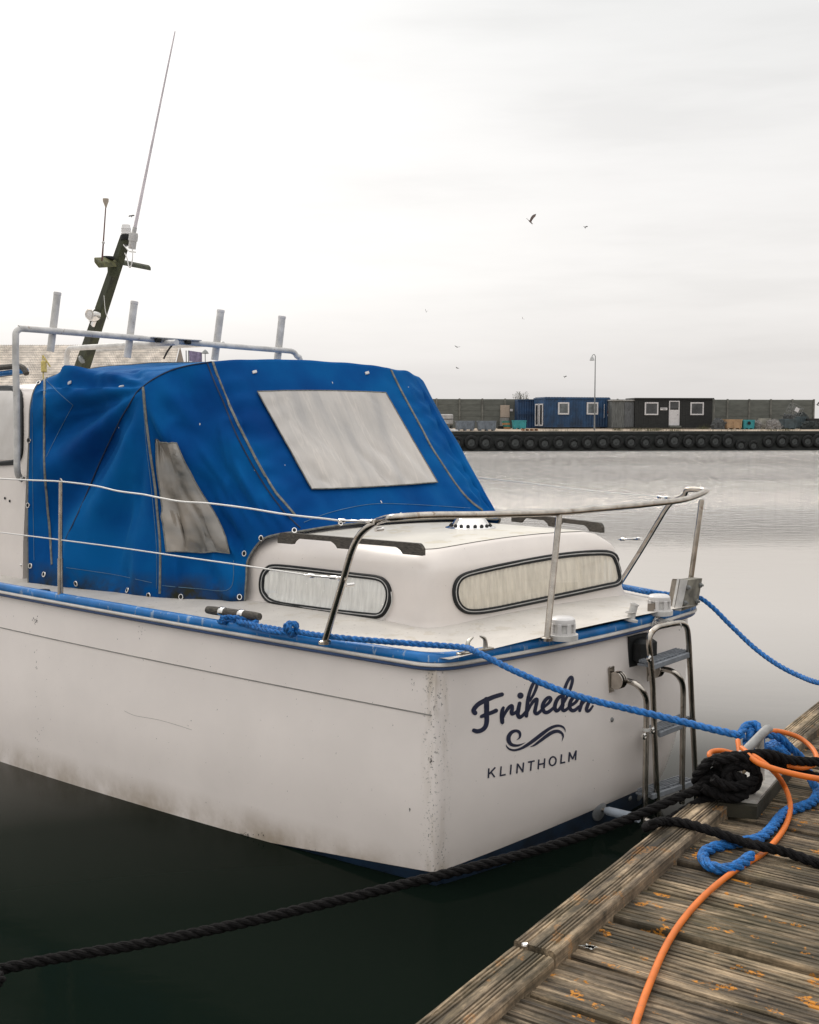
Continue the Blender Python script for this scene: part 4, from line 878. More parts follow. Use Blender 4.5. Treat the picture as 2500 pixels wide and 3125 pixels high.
# edge binding, grommets, snaps
eb=[out[j][0] for j in range(0,len(out))]; MB().tube([p+V((0,0,.004)) for p in eb],.007,6).build('edge_binding',m_zip,cover)
e2=[out[-1][i]+V((0,0,.003)) for i in range(nU)]; MB().tube(e2,.007,6).build('edge_binding',m_zip,cover)
e0=[out[0][i]+FW*.003 for i in range(nU)]; MB().tube(e0,.006,6).build('edge_binding',m_zip,cover)
gro=[(.36*x,724.6+.36*y) for x,y in((168,240),(165,583),(166,943),(180,1297),(260,1347),(447,1400),(748,1440),(872,1470),(1060,1478),(1400,1480),(1432,1225),(1530,1135))]+[(483+.36*x,724.6+.36*y) for x,y in((380,1092),(648,1050),(1005,1003),(1327,994))]
for x,y in gro:
    p,n=drape(vb,x,y,.006); u=n.cross(UP).normalized(); v=n.cross(u)
    g_=MB().tube([p+(u*math.cos(a)*.014+v*math.sin(a)*.017) for a in [k*math.pi/8 for k in range(16)]],.0045,6,closed=True).build('grommet',m_chr2,cover)
    MB().lathe(p,n,[(0,.008),(.006,.006),(.009,0),(.012,-.004)],10).build('turn_button',m_blk,g_)
for x,y in((148,806),(257,815),(535.5,784),(772.5,786)):
    p,n=drape(vb,x,y,.006); u=n.cross(UP).normalized(); v=n.cross(u); MB().box(p,u*.036+v*.01,v*.022,n*.012,ch=.004).build('snap_tab',m_plas,cover)
# ---- wheelhouse
mb=MB(); 
def wh_ring(z,i,zc=0): 
    P=[(4.08,-.21+i),(6.3,-.42+i*1.3),(6.9-i,.1+i),(7.0-i,1.3),(6.9-i,2.6-i),(6.3,3.05-i*1.3),(4.08,2.86-i)]; return [W(s,t,z+zc*max(0,1-((t-1.35)/1.55)**2)) for s,t in P]
lev=[(1.15,-.03),(1.25,0),(1.5,.01),(2.0,.05),(2.50,.09),(2.60,.12),(2.65,.16),(2.67,.24)]
rows=[wh_ring(*l) for l in lev]+[wh_ring(2.68,.3,.06)]
mb.grid(rows,True); rt=wh_ring(2.68,.3,.06); mb.fan(rt,W(5.3,1.35,2.76)); house=mb.build('wheelhouse',m_cab,boat,ang=50); whb=bvh(house)
def strip(P,b,par,name,m,r): return MB().tube([drape(b,x,y,.008)[0] for x,y in cr2(P,4,False)],r,8).build(name,m,par)
Pww=[(-60,822),(-20,820),(20,819),(38,823),(45,838),(46,880),(46,930),(44,958),(34,972),(10,976),(-20,977),(-60,978)]
fr=MB().grid([[drape(whb,x,y,h)[0] for x,y in cr2([(a+(dx if a>-59 else 0),b_+dy*(1 if b_>900 else -1)*(1 if a<44 else 0)) for a,b_ in Pww],4,False)] for dx,dy,h in((4,4,0),(4,4,.014),(-2,-2,.016),(-5,-5,.004))]).build('wheelhouse_window',m_blk,house)
mb=MB(); rows=[[drape(whb,x,824+(969-824)*j/10,.006)[0] for x in [-60+i*10.1 for i in range(11)]] for j in range(11)]; mb.grid(rows).build('window_pane',mat('reflecting_pane',(.46,.42,.38),.08,scale=1.6,col2=(.66,.63,.60),spec=.6),fr)
MB().tube([T(x,y,-.12) for x,y in((-60,1155),(60,1163))],.003,5).build('moulding_line',m_zip,house)
for x,y in((21,1055),(45,1190),(11,1049),(46,1009)): 
    p,n=drape(whb,x,y,.003); MB().lathe(p,n,[(0,.006),(.008,.004),(.011,0)],10).build('screw_head',m_blk if x<30 else m_chr2,house)
# black roof rail of the wheelhouse with blue strip below
rl=[T(x,y,-.02) for x,y in((-60,781),(0,774),(30,771),(42,771))]; MB().tube(cr(rl+[T(50,776,-.02),T(56,787,-.02)],5),[.022]*26 if False else .022,8).build('roof_grab_rail',m_teak,house)
MB().tube([T(x,y,.0) for x,y in((-60,795),(0,787),(55,780))],.022,6).build('blue_roof_trim',m_rail,house)
MB().tube([T(x,y,.02) for x,y in((-60,799),(0,792),(50,786))],.008,6).build('roof_gasket',m_blk,house)
# ---- grab rails on the cabin roof
def grab(P0,P1,h,name,par):
    A,B=P0,P1; d=(B-A); Ln=d.length; u=d/Ln; side=u.cross(UP).normalized()*.015; mb=MB(); prof=[]
    n=120; topz=[];botz=[]
    for i in range(n+1):
        x=i/n; e=min(x,1-x)*Ln; 
        top_=h*(1-max(0,1-e/.035)**2*.45)
        f=0
        for a,b_ in((.11,.43),(.53,.87)):
            if a<x<b_:
                q=min(x-a,b_-x)*Ln; f=min(1,math.sqrt(min(1,q/.045)))
        bot=(h-.030)*f
        prof.append((x,top_,bot))
    r=[[],[],[],[]]
    for x,t_,b_ in prof:
        c=A+d*x; r[0].append(c-side+UP*b_); r[1].append(c-side+UP*t_); r[2].append(c+side+UP*t_); r[3].append(c+side+UP*b_)
    mb.grid([[r[k][i] for k in(0,1,2,3,0)] for i in range(n+1)]); mb.add([q[0] for q in r],[(0,1,2,3)]); mb.add([q[-1] for q in r],[(3,2,1,0)])
    return mb.build(name,m_teak,par,ang=35)
def onroof(x,y): return drape(rb_,x,y,0)[0]
gA=W(1.80,.60,1.655); gB=W(.64,.585,1.645)
def nearz(x,y,z): return pz(x,y,z)
grab(pz(588,1143,1.655),pz(893,1170,1.650),.068,'grab_rail',cabin)
grab(pz(1080,1098,1.66),pz(1270,1122,1.645),.068,'grab_rail',cabin)
# roof vent
p=pz(991,1112,1.69); 
v=MB().lathe(p,UP,[(.17,0),(.172,.006),(.15,.012),(.125,.03),(.105,.06),(.09,.075),(.05,.085),(0,.088)],40).build('roof_vent',m_chr2,cabin)
mb=MB()
for k in range(18):
    a=k*math.pi/9; dr=V((math.cos(a),math.sin(a),0)); nn=(dr*.8+UP*.6).normalized(); mb.lathe(p+dr*.1375+UP*.023,nn,[(0,.004),(.012,.004),(.013,-.002)],12)
mb.build('vent_holes',m_blk,v)
# mushroom vents on the aft deck
def mush(x,y,par=boat,r=.068,h=.105):
    p=pz(x,y,1.235); a=thing if 0 else None
    b_=MB().lathe(p,UP,[(r*1.25,-.02),(r*1.25,.008),(r*.9,.012),(r*.86,h*.62)],28).build('vent_base',m_galv,par)
    MB().lathe(p,UP,[(r,h*.62),(r*1.02,h*.72),(r*.98,h*.88),(r*.8,h*.98),(0,h)],28).build('vent_cap',m_plas,b_)
    mb=MB()
    for k in range(8):
        a=(k+.5)*math.pi/4; dr=V((math.cos(a),math.sin(a),0)); mb.box(p+dr*r*.95+UP*h*.38,dr.cross(UP)*r*.34,dr*.012,UP*h*.62,ch=.003)
    mb.lathe(p,UP,[(r*1.0,.005),(r*1.0,.02)],28)
    mb.build('vent_ribs',m_plas,b_)
mush(1185,1338); mush(1388,1287)
# chock at the port quarter, filler cap, flag socket
m_bronze=mat('bronze_nickel',(.55,.52,.46),.28,1,var=.15)
A=pz(965,1379,1.235);B=pz(1036,1366,1.235); d=(B-A).normalized(); sd_=d.cross(UP)
mb=MB(); mb.box((A+B)/2+UP*.004,(B-A),sd_*.035,UP*.012,ch=.003); mb.build('fairlead_base',m_bronze,boat)
for c,sg in((A.lerp(B,.27),1),(A.lerp(B,.8),-1)):
    MB().tube(cr([c,c+UP*.035,c+UP*.06+d*sg*.008,c+UP*.078+d*sg*.04],5),[.016,.015,.014,.013,.013,.0125,.012,.012,.011,.011,.010,.009,.008,.007,.006,.004],10).build('fairlead_horn',m_bronze,boat)
p=pz(90,1244,1.26); MB().lathe(p,UP,[(0,.008),(.045,.007),(.05,0),(.05,-.01)],24).build('filler_cap',mat('dull_brass',(.12,.11,.09),.4,.8),boat)
p=pz(1328,1304,1.235); ax=(pz(1338,1283,1.24)-p); ax=V((.25,-.0,1)).normalized(); MB().lathe(p,ax,[(.045,-.01),(.045,.004),(.024,.008),(.023,.085),(.027,.087),(.027,.098),(.019,.098),(.018,.03),(0,.03)],20).build('flag_socket',m_galv,boat)
# timber cleat with two chrome posts
A=onrail(437,1281,.13);B=onrail(548,1299,.13); A=T(437,1284,stz(A)[1]-.02)
zc=1.295; A=pz(437,1284,zc); B=pz(547,1299,zc)
cl=MB().tube([A,A.lerp(B,.1),A.lerp(B,.9),B],[.022,.025,.025,.021],14).build('timber_cleat',m_teak,boat)
for f in(.30,.67):
    c=A.lerp(B,f); MB().tube([c-UP*.05,c-UP*.02],.014,12).build('cleat_post',m_chr2,cl); ax=(B-A).normalized(); MB().lathe(c,ax,[(.026,-.02),(.029,-.016),(.029,.016),(.026,.02)],18).build('cleat_collar',m_chr2,cl)
    MB().lathe(V((c.x,c.y,1.205)),UP,[(.04,0),(.035,.02),(.016,.04)],16).build('post_foot',m_chr2,cl)
# ---- pushpit, stanchion, lifelines
RR=.0185
tr=[S(830,1090,.02),S(905,1085,-.02),S(1000,1084,-.06),S(1090,1082,-.09),S(1178,1079,-.1),S(1270,1071,-.1),S(1360,1062,-.09),S(1440,1052,-.06)]
cz=[stz(p) for p in tr]
e=W(-.03,2.50,1.945)
port=[pz(684,1352,1.235)]; tp=stz(port[0])[1]
port+= [T(702,1292,tp),T(722,1225,tp),T(741,1160,tp+.0),T(757,1128,tp+.01),T(778,1108,tp+.02),T(800,1096,tp+.04)]
right=[W(.02,2.60,1.953),W(.16,2.62,1.95),T(1440,1043,2.64),T(1418,1054,2.66),T(1402,1072,2.68),T(1385,1100,2.69),T(1352,1155,2.70),T(1320,1206,2.71),T(1306,1228,2.71)]
main=port+tr+[e]+right[:2]
push=MB().tube(cr(port+tr+[e]+right[:3]+right[3:],7),RR,14).build('stern_rail',m_chr,boat)
def leg(x0,y0,x1,y1,ztop_s,name='rail_leg'):
    top_=S(x0,y0,ztop_s); b0=pz(x1,y1,1.235); return MB().tube([b0,top_],RR*.95,14).build(name,m_chr,push)
leg(1178,1084,1152,1345,-.1); leg(1478,1052,1449,1262,-.02)
for c in (pz(1152,1345,1.235),pz(684,1352,1.235)): MB().lathe(c,UP,[(.034,-.01),(.034,.006),(.02,.012)],16).build('leg_foot',m_chr,push)
stb=onrail(127,1254,.07); st_t=stz(stb)[1]; stb=pz(127,1254,1.26); st_t=stz(stb)[1]
stop=T(128,1014,st_t)
stn=MB().tube([stb-UP*.02,stb+(stop-stb)*.3,stop],[.017,.0145,.0125],12).build('stanchion',m_chr,boat); MB().tube([stb-UP*.01,stb.lerp(stop,.33)],.0185,12).build('stanchion_socket',m_chr,stn)
MB().tube(cr([stop+FW*.02,stop+UP*.018,stop-FW*.02],4),.004,6).build('stanchion_eye',m_chr,stn)
tpp=tp+.02
def tl(x): # t of the lifeline between stanchion and pushpit
    f=(x-128)/(785-128); return st_t+(tpp-st_t)*f
up=[(-80,1004),(0,1008),(60,1011),(128,1014),(200,1023),(248,1034),(300,1041),(330,1047),(380,1056),(440,1060),(520,1070),(600,1083),(680,1092),(712,1096)]
MB().tube(cr([T(x,y,tl(x)) for x,y in up],5),.0052,8).build('lifeline',m_wire,boat)
lo=[(-80,1112),(0,1121),(128,1137),(250,1153),(380,1172),(500,1189),(600,1204),(640,1210)]
MB().tube(cr([T(x,y,tl(x)) for x,y in lo],4),.0042,8).build('lifeline',m_wire,boat)
def turnb(a,b_,name='turnbuckle'):
    d=(b_-a); o=MB().tube([a,a+d*.12,a+d*.13,a+d*.25,a+d*.3,a+d*.65,a+d*.7,b_],[.004,.004,.012,.012,.006,.006,.011,.011],10).build(name,m_chr2,boat)
    for f in(.18,.9): 
        c=a+d*f; MB().box(c,d.normalized()*.03,d.cross(UP).normalized()*.026,UP*.02,ch=.004).build('shackle',m_chr2,o)
    return o
turnb(T(705,1096,tl(712)),T(785,1098,tpp)); turnb(T(640,1211,tl(640)),T(722,1218,tp))
for x,y in ((797,1115),(735,1232)): 
    c=T(x,y,tp); MB().tube([c-ST*.02,c+ST*.03],.011,10).build('rail_bolt',m_chr2,push)
MB().tube(cr([T(975,1003,2.95),T(1100,1016,2.9),T(1230,1032,2.82),T(1385,1046,2.72)],6),.004,8).build('lifeline',m_wire,boat)
turnb(T(1385,1046,2.72),T(1408,1048,2.69)); turnb(T(1302,1136,2.85),T(1350,1134,2.72))
# ---- roof rack of grey tubes with rod holders
rk=.030
P1=[T(48,1010,-.19),T(40,1003,-.21),T(36,985,-.25),T(36,940,-.25),T(35,850,-.25),T(33,760,-.25),T(33,715,-.25)]
sH=stz(P1[-1])[0]
P1+= [S(34,700,sH),S(42,693,sH),S(55,692.5,sH),S(200,704,sH),S(350,717,sH),S(500,730,sH),S(600,738,sH),S(617,741,sH),S(625,750,sH),S(634,771,sH)]
e_=stz(P1[-1]); P1+= [W(sH,e_[1]+.05,2.2),W(sH,e_[1]+.05,1.5)]
rack=MB().tube(cr(P1,5),rk*.8,14).build('roof_rack',m_galv,boat)
for (x0,y0,x1,y1) in((106,740,121,618),(268,753,283,637),(452,758,465,655),(583,768,594,668)):
    a=S(x0,y0,sH+.06);b_=S(x1,y1,sH+.03); rh=(7.6/2367*(a.y)); u=(b_-a).normalized()
    o=MB().tube([a,b_],rh,16).build('rod_holder',m_galv,rack); MB().lathe(b_,u,[(rh*1.05,-.012),(rh*1.1,0),(rh*1.05,.01),(rh*.8,.012),(rh*.75,-.04),(0,-.04)],16).build('holder_rim',m_plas,o)
P2=[T(141,775,1.0),T(141,748,1.0),T(146,736,1.0),T(158,733,1.0),T(260,727,1.0),T(372,721,1.0)]; MB().tube(cr(P2,5),.024,12).build('rack_brace',m_galv,rack)
P2=[T(193,765,1.9),T(193,748,1.9),T(200,738.5,1.9),T(280,733,1.9),T(360,729,1.9),T(470,724,1.9)]; MB().tube(cr(P2,5),.021,12).build('rack_brace',m_galv,rack)
A=S(320,713,sH-.05);B=S(424,720,sH-.05); mb=MB(); mb.box((A+B)/2+UP*.012+FW*.1,(B-A),FW*.22,UP*.008,ch=.003); mb.build('rack_plate',m_galv,rack)
for f in(.12,.72): MB().box(A.lerp(B,f)-UP*.01,(B-A)*.09,FW*.05,UP*.035,ch=.006).build('plate_clamp',m_blk,rack)
MB().tube(cr([T(362,727,1.2),T(352,741,1.2),T(345,755,1.2)],4),.008,6).build('black_strap',m_blk,rack)
# ---- mast
tM=1.38; mb=MB(); base=T(176,765,tM); topp=T(265,500,tM); sdir=(topp-base).normalized(); ax_f=sdir.cross(ST).normalized()
rows=[]
for f,w_,dd in((-.35,.075,.055),(0,.068,.05),(.5,.056,.042),(1,.046,.036)):
    c=base.lerp(topp,f); rows.append([c+ax_f*w_*a+ST*dd*b_ for a,b_ in((-1,-.8),(-.8,-1),(.8,-1),(1,-.8),(1,.8),(.8,1),(-.8,1),(-1,.8))])
mb.grid(rows,True); mb.fan(rows[-1]); mast=mb.build('leaning_mast',m_mast,boat,ang=30)
yc=T(250,551,tM); 
l_=yc-ST*.62+UP*.0; 
A=T(203,553,tM-.42);Bq=T(246,551,tM); MB().box((A+Bq)/2,(Bq-A),ax_f*.10,UP*.045,ch=.008).build('port_yard',m_green,mast)
A=T(256,552,tM+.03);Bq=T(316,564,tM+.62); MB().box((A+Bq)/2,(Bq-A),ax_f*.045,UP*.035,ch=.006).build('starboard_yard',m_mast,mast)
p0=T(228,566,tM-.1);p1=T(250,566,tM-.02); MB().box((p0+p1)/2,(p1-p0),ax_f*.05,UP*.12,ch=.008).build('yard_bracket',m_mast,mast)
p=T(228,546,tM-.15); MB().lathe(p,UP,[(.0,0),(.055,0),(.06,.012),(.055,.024),(0,.026)],16).build('mast_disc',m_blk,mast)
a=T(215,549,tM-.33); b_=T(223,432,tM-.33); o=MB().tube([a,a.lerp(b_,.25),b_],[.009,.007,.005],8).build('whip_aerial',mat('rusty_rod',(.16,.085,.07),.6,.3),mast); MB().lathe(b_,UP,[(.006,-.02),(.012,0),(.024,.03),(.026,.055),(.0,.055)],14).build('aerial_cup',mat('beige_cup',(.45,.38,.30),.6),o)
MB().lathe(a.lerp(b_,.33),UP,[(.007,-.015),(.015,0),(.007,.015)],8).build('aerial_ring',m_galv,o)
p=T(266,501,tM); MB().lathe(p,UP,[(.05,-.02),(.052,0),(.05,.025),(.04,.03)],18).build('lamp_base',m_blk,mast)
MB().lathe(p+UP*.03,UP,[(.043,0),(.046,.01),(.041,.02),(.045,.03),(.041,.042),(.045,.052),(.040,.065),(.036,.085),(0,.09)],20).build('anchor_lamp',m_glasscl,mast)
a0_=T(278,524,tM-.06);a1_=T(282,490,tM-.06); 
MB().tube([a0_,a0_.lerp(a1_,.48),a0_.lerp(a1_,.5),a0_.lerp(a1_,.85),a1_],[.033,.033,.04,.04,.034],14).build('aerial_mount',m_galv,mast)
MB().box(T(273,523,tM-.04),ax_f*.12,ST*.07,UP*.012).build('aerial_shelf',m_chr2,mast)
b2=T(284.5,478,tM-.06); c2_=T(369,64,tM-.06); o=MB().tube([a1_,b2],.019,12).build('aerial_ferrule',m_galv,mast); MB().tube([b2.lerp(c2_,f) for f in(0,.3,.6,.85,.99,1)],[.0155,.012,.009,.0072,.006,.002],10).build('long_aerial',mat('pale_fibreglass_rod',(.85,.78,.80),.5,var=.08),mast)
MB().tube(cr([T(279,525,tM-.07),T(279,545,tM-.09),T(275,562,tM-.1),T(271,560,tM-.1),T(268,545,tM-.08),T(263,533,tM-.05)],6),.0055,8).build('aerial_cable',m_wire,mast)
MB().tube(cr([T(219,722-100,tM-.06),T(222,655,tM-.06),T(228,672,tM-.06)],5),.003,6).build('loose_wire',m_wire,mast)
hd_=T(193,663,tM-.12); axh=(Cc-hd_).normalized(); axh=(axh*.75-V((1,0,0))*.6).normalized()
h_=MB().lathe(hd_,axh,[(.02,-.07),(.055,-.06),(.062,-.03),(.062,.015),(.055,.028),(.05,.022),(.0,.022)],24).build('chrome_horn',m_chr2,mast); MB().lathe(hd_+axh*.024,axh,[(0,.004),(.03,.003),(.034,0)],20).build('horn_face',m_plas,h_)
MB().box(T(198,678,tM-.05),ax_f*.05,ST*.03,sdir*.09,ch=.01).build('horn_bracket',m_chr2,mast)
bb=T(172,757,tM-.06); MB().box(bb,ax_f*.06,ST*.05,UP*.05,ch=.01).build('mast_step',m_pole,mast)
# ---- motor pad bracket on the starboard quarter
def zz(x,y): return (1276.7+.14*x,1207.7+.14*y)
sB=-.07
q=[S(*zz(1230,100),sB),S(*zz(1447,72),sB),S(*zz(1375,480),sB),S(*zz(1130,565),sB)]
br=MB().prism(q[::-1],FW*.07).build('motor_pad',mat('weathered_pad',(.20,.185,.15),.7,var=.25,scale=12,bump=.3),boat,smooth=False)
q2=[S(*zz(1110,80),sB-.0),S(*zz(1228,100),sB),S(*zz(1128,565),sB),S(*zz(1020,550),sB)]
MB().prism(q2[::-1],FW*.02).build('pad_flange',m_galv,br,smooth=False)
q3=[S(*zz(1105,85),sB),S(*zz(1018,552),sB)]; dd=S(*zz(1000,75),sB)-S(*zz(1105,85),sB)
q3=[q3[0],q3[1],q3[1]+ (S(*zz(920,480),sB+.10)-q3[1]),q3[0]+(S(*zz(985,110),sB+.12)-q3[0]),S(*zz(1000,80),sB+.10)]
MB().prism(q3,ST*.008).build('side_plate',mat('brown_steel_plate',(.20,.17,.135),.6,.3,var=.2,scale=10),br,smooth=False)
a=pz(*zz(625,580),1.24);b_=pz(*zz(960,560),1.24); MB().box((a+b_)/2+UP*.025,(b_-a),FW*.006,UP*.055,ch=.002).build('foot_plate',mat('brown_foot_plate',(.27,.23,.19),.6,.3),br)
MB().box((a+b_)/2+UP*.0+FW*.05,(b_-a),FW*.1,UP*.008).build('foot_flange',m_galv,br)
for x,y in((1235,210),(1420,175),(1190,440),(1365,420)): p=S(*zz(x,y),sB-.006); MB().lathe(p,-FW,[(.017,-.004),(.017,.006),(.008,.008),(.008,.02),(0,.02)],6).build('bolt_head',m_pole,br,smooth=False)
# ---- swim ladder
sL=-.26; lr=.0175
def LS(x,y,ds=0): return S(x,y,sL+ds)
outer=[LS(1391,1760),LS(1385,1700),LS(1379,1560),LS(1375,1450),LS(1370,1385),LS(1367,1355),LS(1370,1336),LS(1383,1322),LS(1400,1317),LS(1420,1313),LS(1436,1312),LS(1446,1321),LS(1450,1345),LS(1453,1400),LS(1460,1540),LS(1466,1660),LS(1469,1720)]
ladder=MB().tube(cr(outer,6),lr,14).build('swim_ladder',m_chr,boat)
def zl(x,y): return ((1750+x*.3014)/1.449,(2000+y*.3014)/1.449)
inner=[S(*zl(470,255),sL+.13),S(*zl(560,262),sL+.08),S(*zl(640,295),sL+.03),S(*zl(700,360),sL),S(*zl(735,440),sL),S(*zl(740,560),sL),S(*zl(735,900),sL),S(*zl(728,1300),sL),S(*zl(722,1700),sL)]
MB().tube(cr(inner,6),lr,14).build('support_tube',m_chr,ladder)
inner=[S(*zl(845,135),sL+.13),S(*zl(930,140),sL+.08),S(*zl(1010,165),sL+.03),S(*zl(1075,225),sL),S(*zl(1108,310),sL),S(*zl(1112,480),sL),S(*zl(1108,800),sL),S(*zl(1100,1250),sL),S(*zl(1098,1500),sL)]
MB().tube(cr(inner,6),lr,14).build('support_tube',m_chr,ladder)
for (bx0,by0),(ax0,ay0) in(((375,240),(470,255)),((760,130),(845,135))):
    p=drape(hb,*zl(bx0,by0),0)[0]; p2=S(*zl(ax0,ay0),sL+.13); dr=-FW
    o=MB().box(p+dr*.006,ST*.05,dr*.012,UP*.155,ch=.004).build('hull_bracket',m_chr,ladder)
    for t_ in(-.012,.012,.03): MB().lathe(p+dr*.045+ST*t_,ST,[(0,-.003),(.05,-.003),(.052,0),(.05,.003),(0,.003)],24).build('bracket_plate',m_chr,o)
    MB().tube([p+dr*.045,p2],lr,12).build('pivot_tube',m_chr,o)
def step(P,d,name='ladder_step'):
    """P: near-left, near-right ends of the front lip (pixels)"""
    a=LS(*P[0]);b_=LS(*P[1]); u=(b_-a).normalized(); w_=(b_-a).length; f=FW*d; mb=MB(); lipz=.035
    mb.box((a+b_)/2-UP*lipz/2,u*w_,FW*.02,UP*lipz,ch=.006); c=(a+b_)/2+f/2
    mb.box(c+UP*.0-UP*.02,u*w_,f,UP*.012)
    for i in range(5): mb.box((a+b_)/2+FW*(.02+(d-.03)*i/4)+UP*.0,u*w_*.96,FW*.008,UP*.016)
    for i in range(10): mb.box(a+u*(w_*(.04+.92*i/9))+f/2-UP*.002,u*.006,f,UP*.012)
    return mb.build(name,m_gplas,ladder,smooth=False)
step([(1376,1398),(1456,1371)],.11); step([(1388,1541),(1464,1512)],.11); step([(1372,1672),(1462,1642)],.11)
for x,y in(zl(775,35),zl(805,760),zl(722,820)): MB().lathe(LS(x,y,-.012),-FW,[(.02,-.012),(.021,.0),(.011,.006),(0,.004)],14).build('rivet',m_chr2,ladder)
MB().tube([S(*zl(738,735),sL),S(*zl(737,765),sL)],.023,14).build('clamp_ring',m_galv,ladder)
# black fender block under the rail
p=drape(hb,1341,1368,0)[0]; fb=MB().box(p-FW*.05-ST*-.01,ST*.16,FW*.1,UP*.15,ch=.035).build('rubber_block',m_blk,boat); MB().box(p-FW*.008,ST*.2,FW*.016,UP*.19,ch=.02).build('block_plate',m_blk,fb)
# exhaust pipe, hull fittings
p,n=drape(hb,*zl(262,1555),0); dr=(-FW*.8+ST*.75-UP*.25).normalized(); pe=pd(*zl(500,1610),p.y*.985)
o=MB().lathe(p,-FW,[(.0,.02),(.02,.02),(.045,.012),(.07,0),(.07,-.02)],24).build('exhaust_flange',mat('grey_flange',(.25,.26,.27),.4,.5),boat)
u=(pe-p).normalized(); MB().tube([p+u*.02,p+u*.05],.013,12).build('exhaust_neck',m_chr,o); MB().tube([p+u*.04,p+u*.06,p+u*.26],[.018,.026,.026],16).build('exhaust_sleeve',mat('pale_blue_sleeve',(.33,.37,.42),.45),o)
mb=MB()
for k in range(3): mb.lathe(p+u*(.09+.05*k)+V((.0,-.0255,.0)),V((0,-1,0)),[(0,.002),(.005,.001),(.006,0)],8)
mb.build('sleeve_holes',m_blk,o)
MB().tube([p+u*.3,p+u*.62-UP*.05],.014,10).build('exhaust_rod',m_chr,o)
for x,y,r_ in((388,650,.014),(570,1445,.016),(672,1420,.035)):
    p,n=drape(hb,*zl(x,y),0); MB().lathe(p,n,[(r_,-.004),(r_,.004),(r_*.7,.009),(0,.01)],16).build('hull_bolt',m_pole,boat)
m_scuff=mat('black_scuff',(.06,.06,.06),.7)
def scuff(P,r_): MB().tube([drape(hb,x,y,.0006)[0] for x,y in cr2(P,5,False)],r_,5).build('scuff_mark',m_scuff,boat)
m_scr=mat('fine_scratch',(.30,.28,.26),.7)
MB().tube([drape(hb,x,y,.0004)[0] for x,y in cr2([(262,1497),(285,1507),(330,1515),(370,1526),(404,1537)],4,False)],.0011,5).build('hull_scratch',m_scr,boat)
random.seed(9)
for cx0,cy0,n_,sx,sy,rr_ in((75,1305,16,3,6,.002),(908,1600,18,3,9,.0022),(520,1757,22,14,3,.0022),(640,1790,10,20,2,.0012),(300,1335,8,4,9,.0012),(862,1702,5,1.5,3,.002),(870,1440,8,4,10,.0012),(76,1400,12,2,50,.0011),(80,1560,10,3,30,.0011),(1100,1470,5,40,30,.0010),(905,1480,26,5,50,.0013),(907,1700,26,6,60,.0014)):
    for k_ in range(n_):
        x,y=random.gauss(cx0,sx),random.gauss(cy0,sy); scuff([(x,y),(x+random.uniform(-1,1),y+random.uniform(.8,3.2))],rr_*random.uniform(.5,1.2))
# ---- lettering on the transom (draped strokes)
def stroke(mb,P,smooth=True):
    """P: (x,y,width) in photo pixels"""
    Q3=cr([V(p) for p in P],7) if smooth and len(P)>2 else [V(p) for p in P]
    n=len(Q3); Lr,Rr=[],[]
    for i,q in enumerate(Q3):
        a=Q3[max(0,i-1)];b_=Q3[min(n-1,i+1)]; tx,ty=b_.x-a.x,b_.y-a.y; l=math.hypot(tx,ty) or 1; nx_,ny_=-ty/l,tx/l; h=max(q.z,.02)/2
        Lr.append((q.x+nx_*h,q.y+ny_*h)); Rr.append((q.x-nx_*h,q.y-ny_*h))
    mb.grid([[drape(hb,*a,.0022)[0],drape(hb,*b_,.0022)[0]] for a,b_ in zip(Lr,Rr)])
def disc(mb,x,y,r_,off=.0022): mb.fan([drape(hb,x+r_*math.cos(k*math.pi/10),y+r_*math.sin(k*math.pi/10),off)[0] for k in range(20)],drape(hb,x,y,off)[0])
mb=MB()
def t1(P): return [(980+.088*x,1407.9+.088*y,.088*w_) for x,y,w_ in P]
def t2(P): return [(1104.2+.088*x,1407.9+.088*y,.088*w_) for x,y,w_ in P]
def t3(P): return [(1021.4+.12*x,1518.3+.12*y,.12*w_) for x,y,w_ in P]
ST1=[[(870,618,100),(700,668,104),(560,725,112),(420,785,112),(290,865,108),(210,960,108),(198,1020,112),(228,1060,112)],
[(500,740,130),(505,900,125),(505,1100,120),(508,1250,115),(480,1380,110),(400,1465,105),(290,1500,105),(200,1478,95)],
[(385,1145,85),(500,1095,95),(620,1055,95),(730,1005,100)],
[(905,935,68),(880,1010,95),(870,1120,100),(875,1230,105),(880,1285,95)],
[(900,1180,50),(955,1050,72),(1030,940,85),(1105,890,90),(1118,960,92),(1100,1040,92),(1118,1082,88),(1180,1058,78),(1240,1010,60)],
[(1295,830,90),(1270,950,98),(1250,1080,100),(1288,1160,95),(1360,1128,78),(1430,1040,60)]]
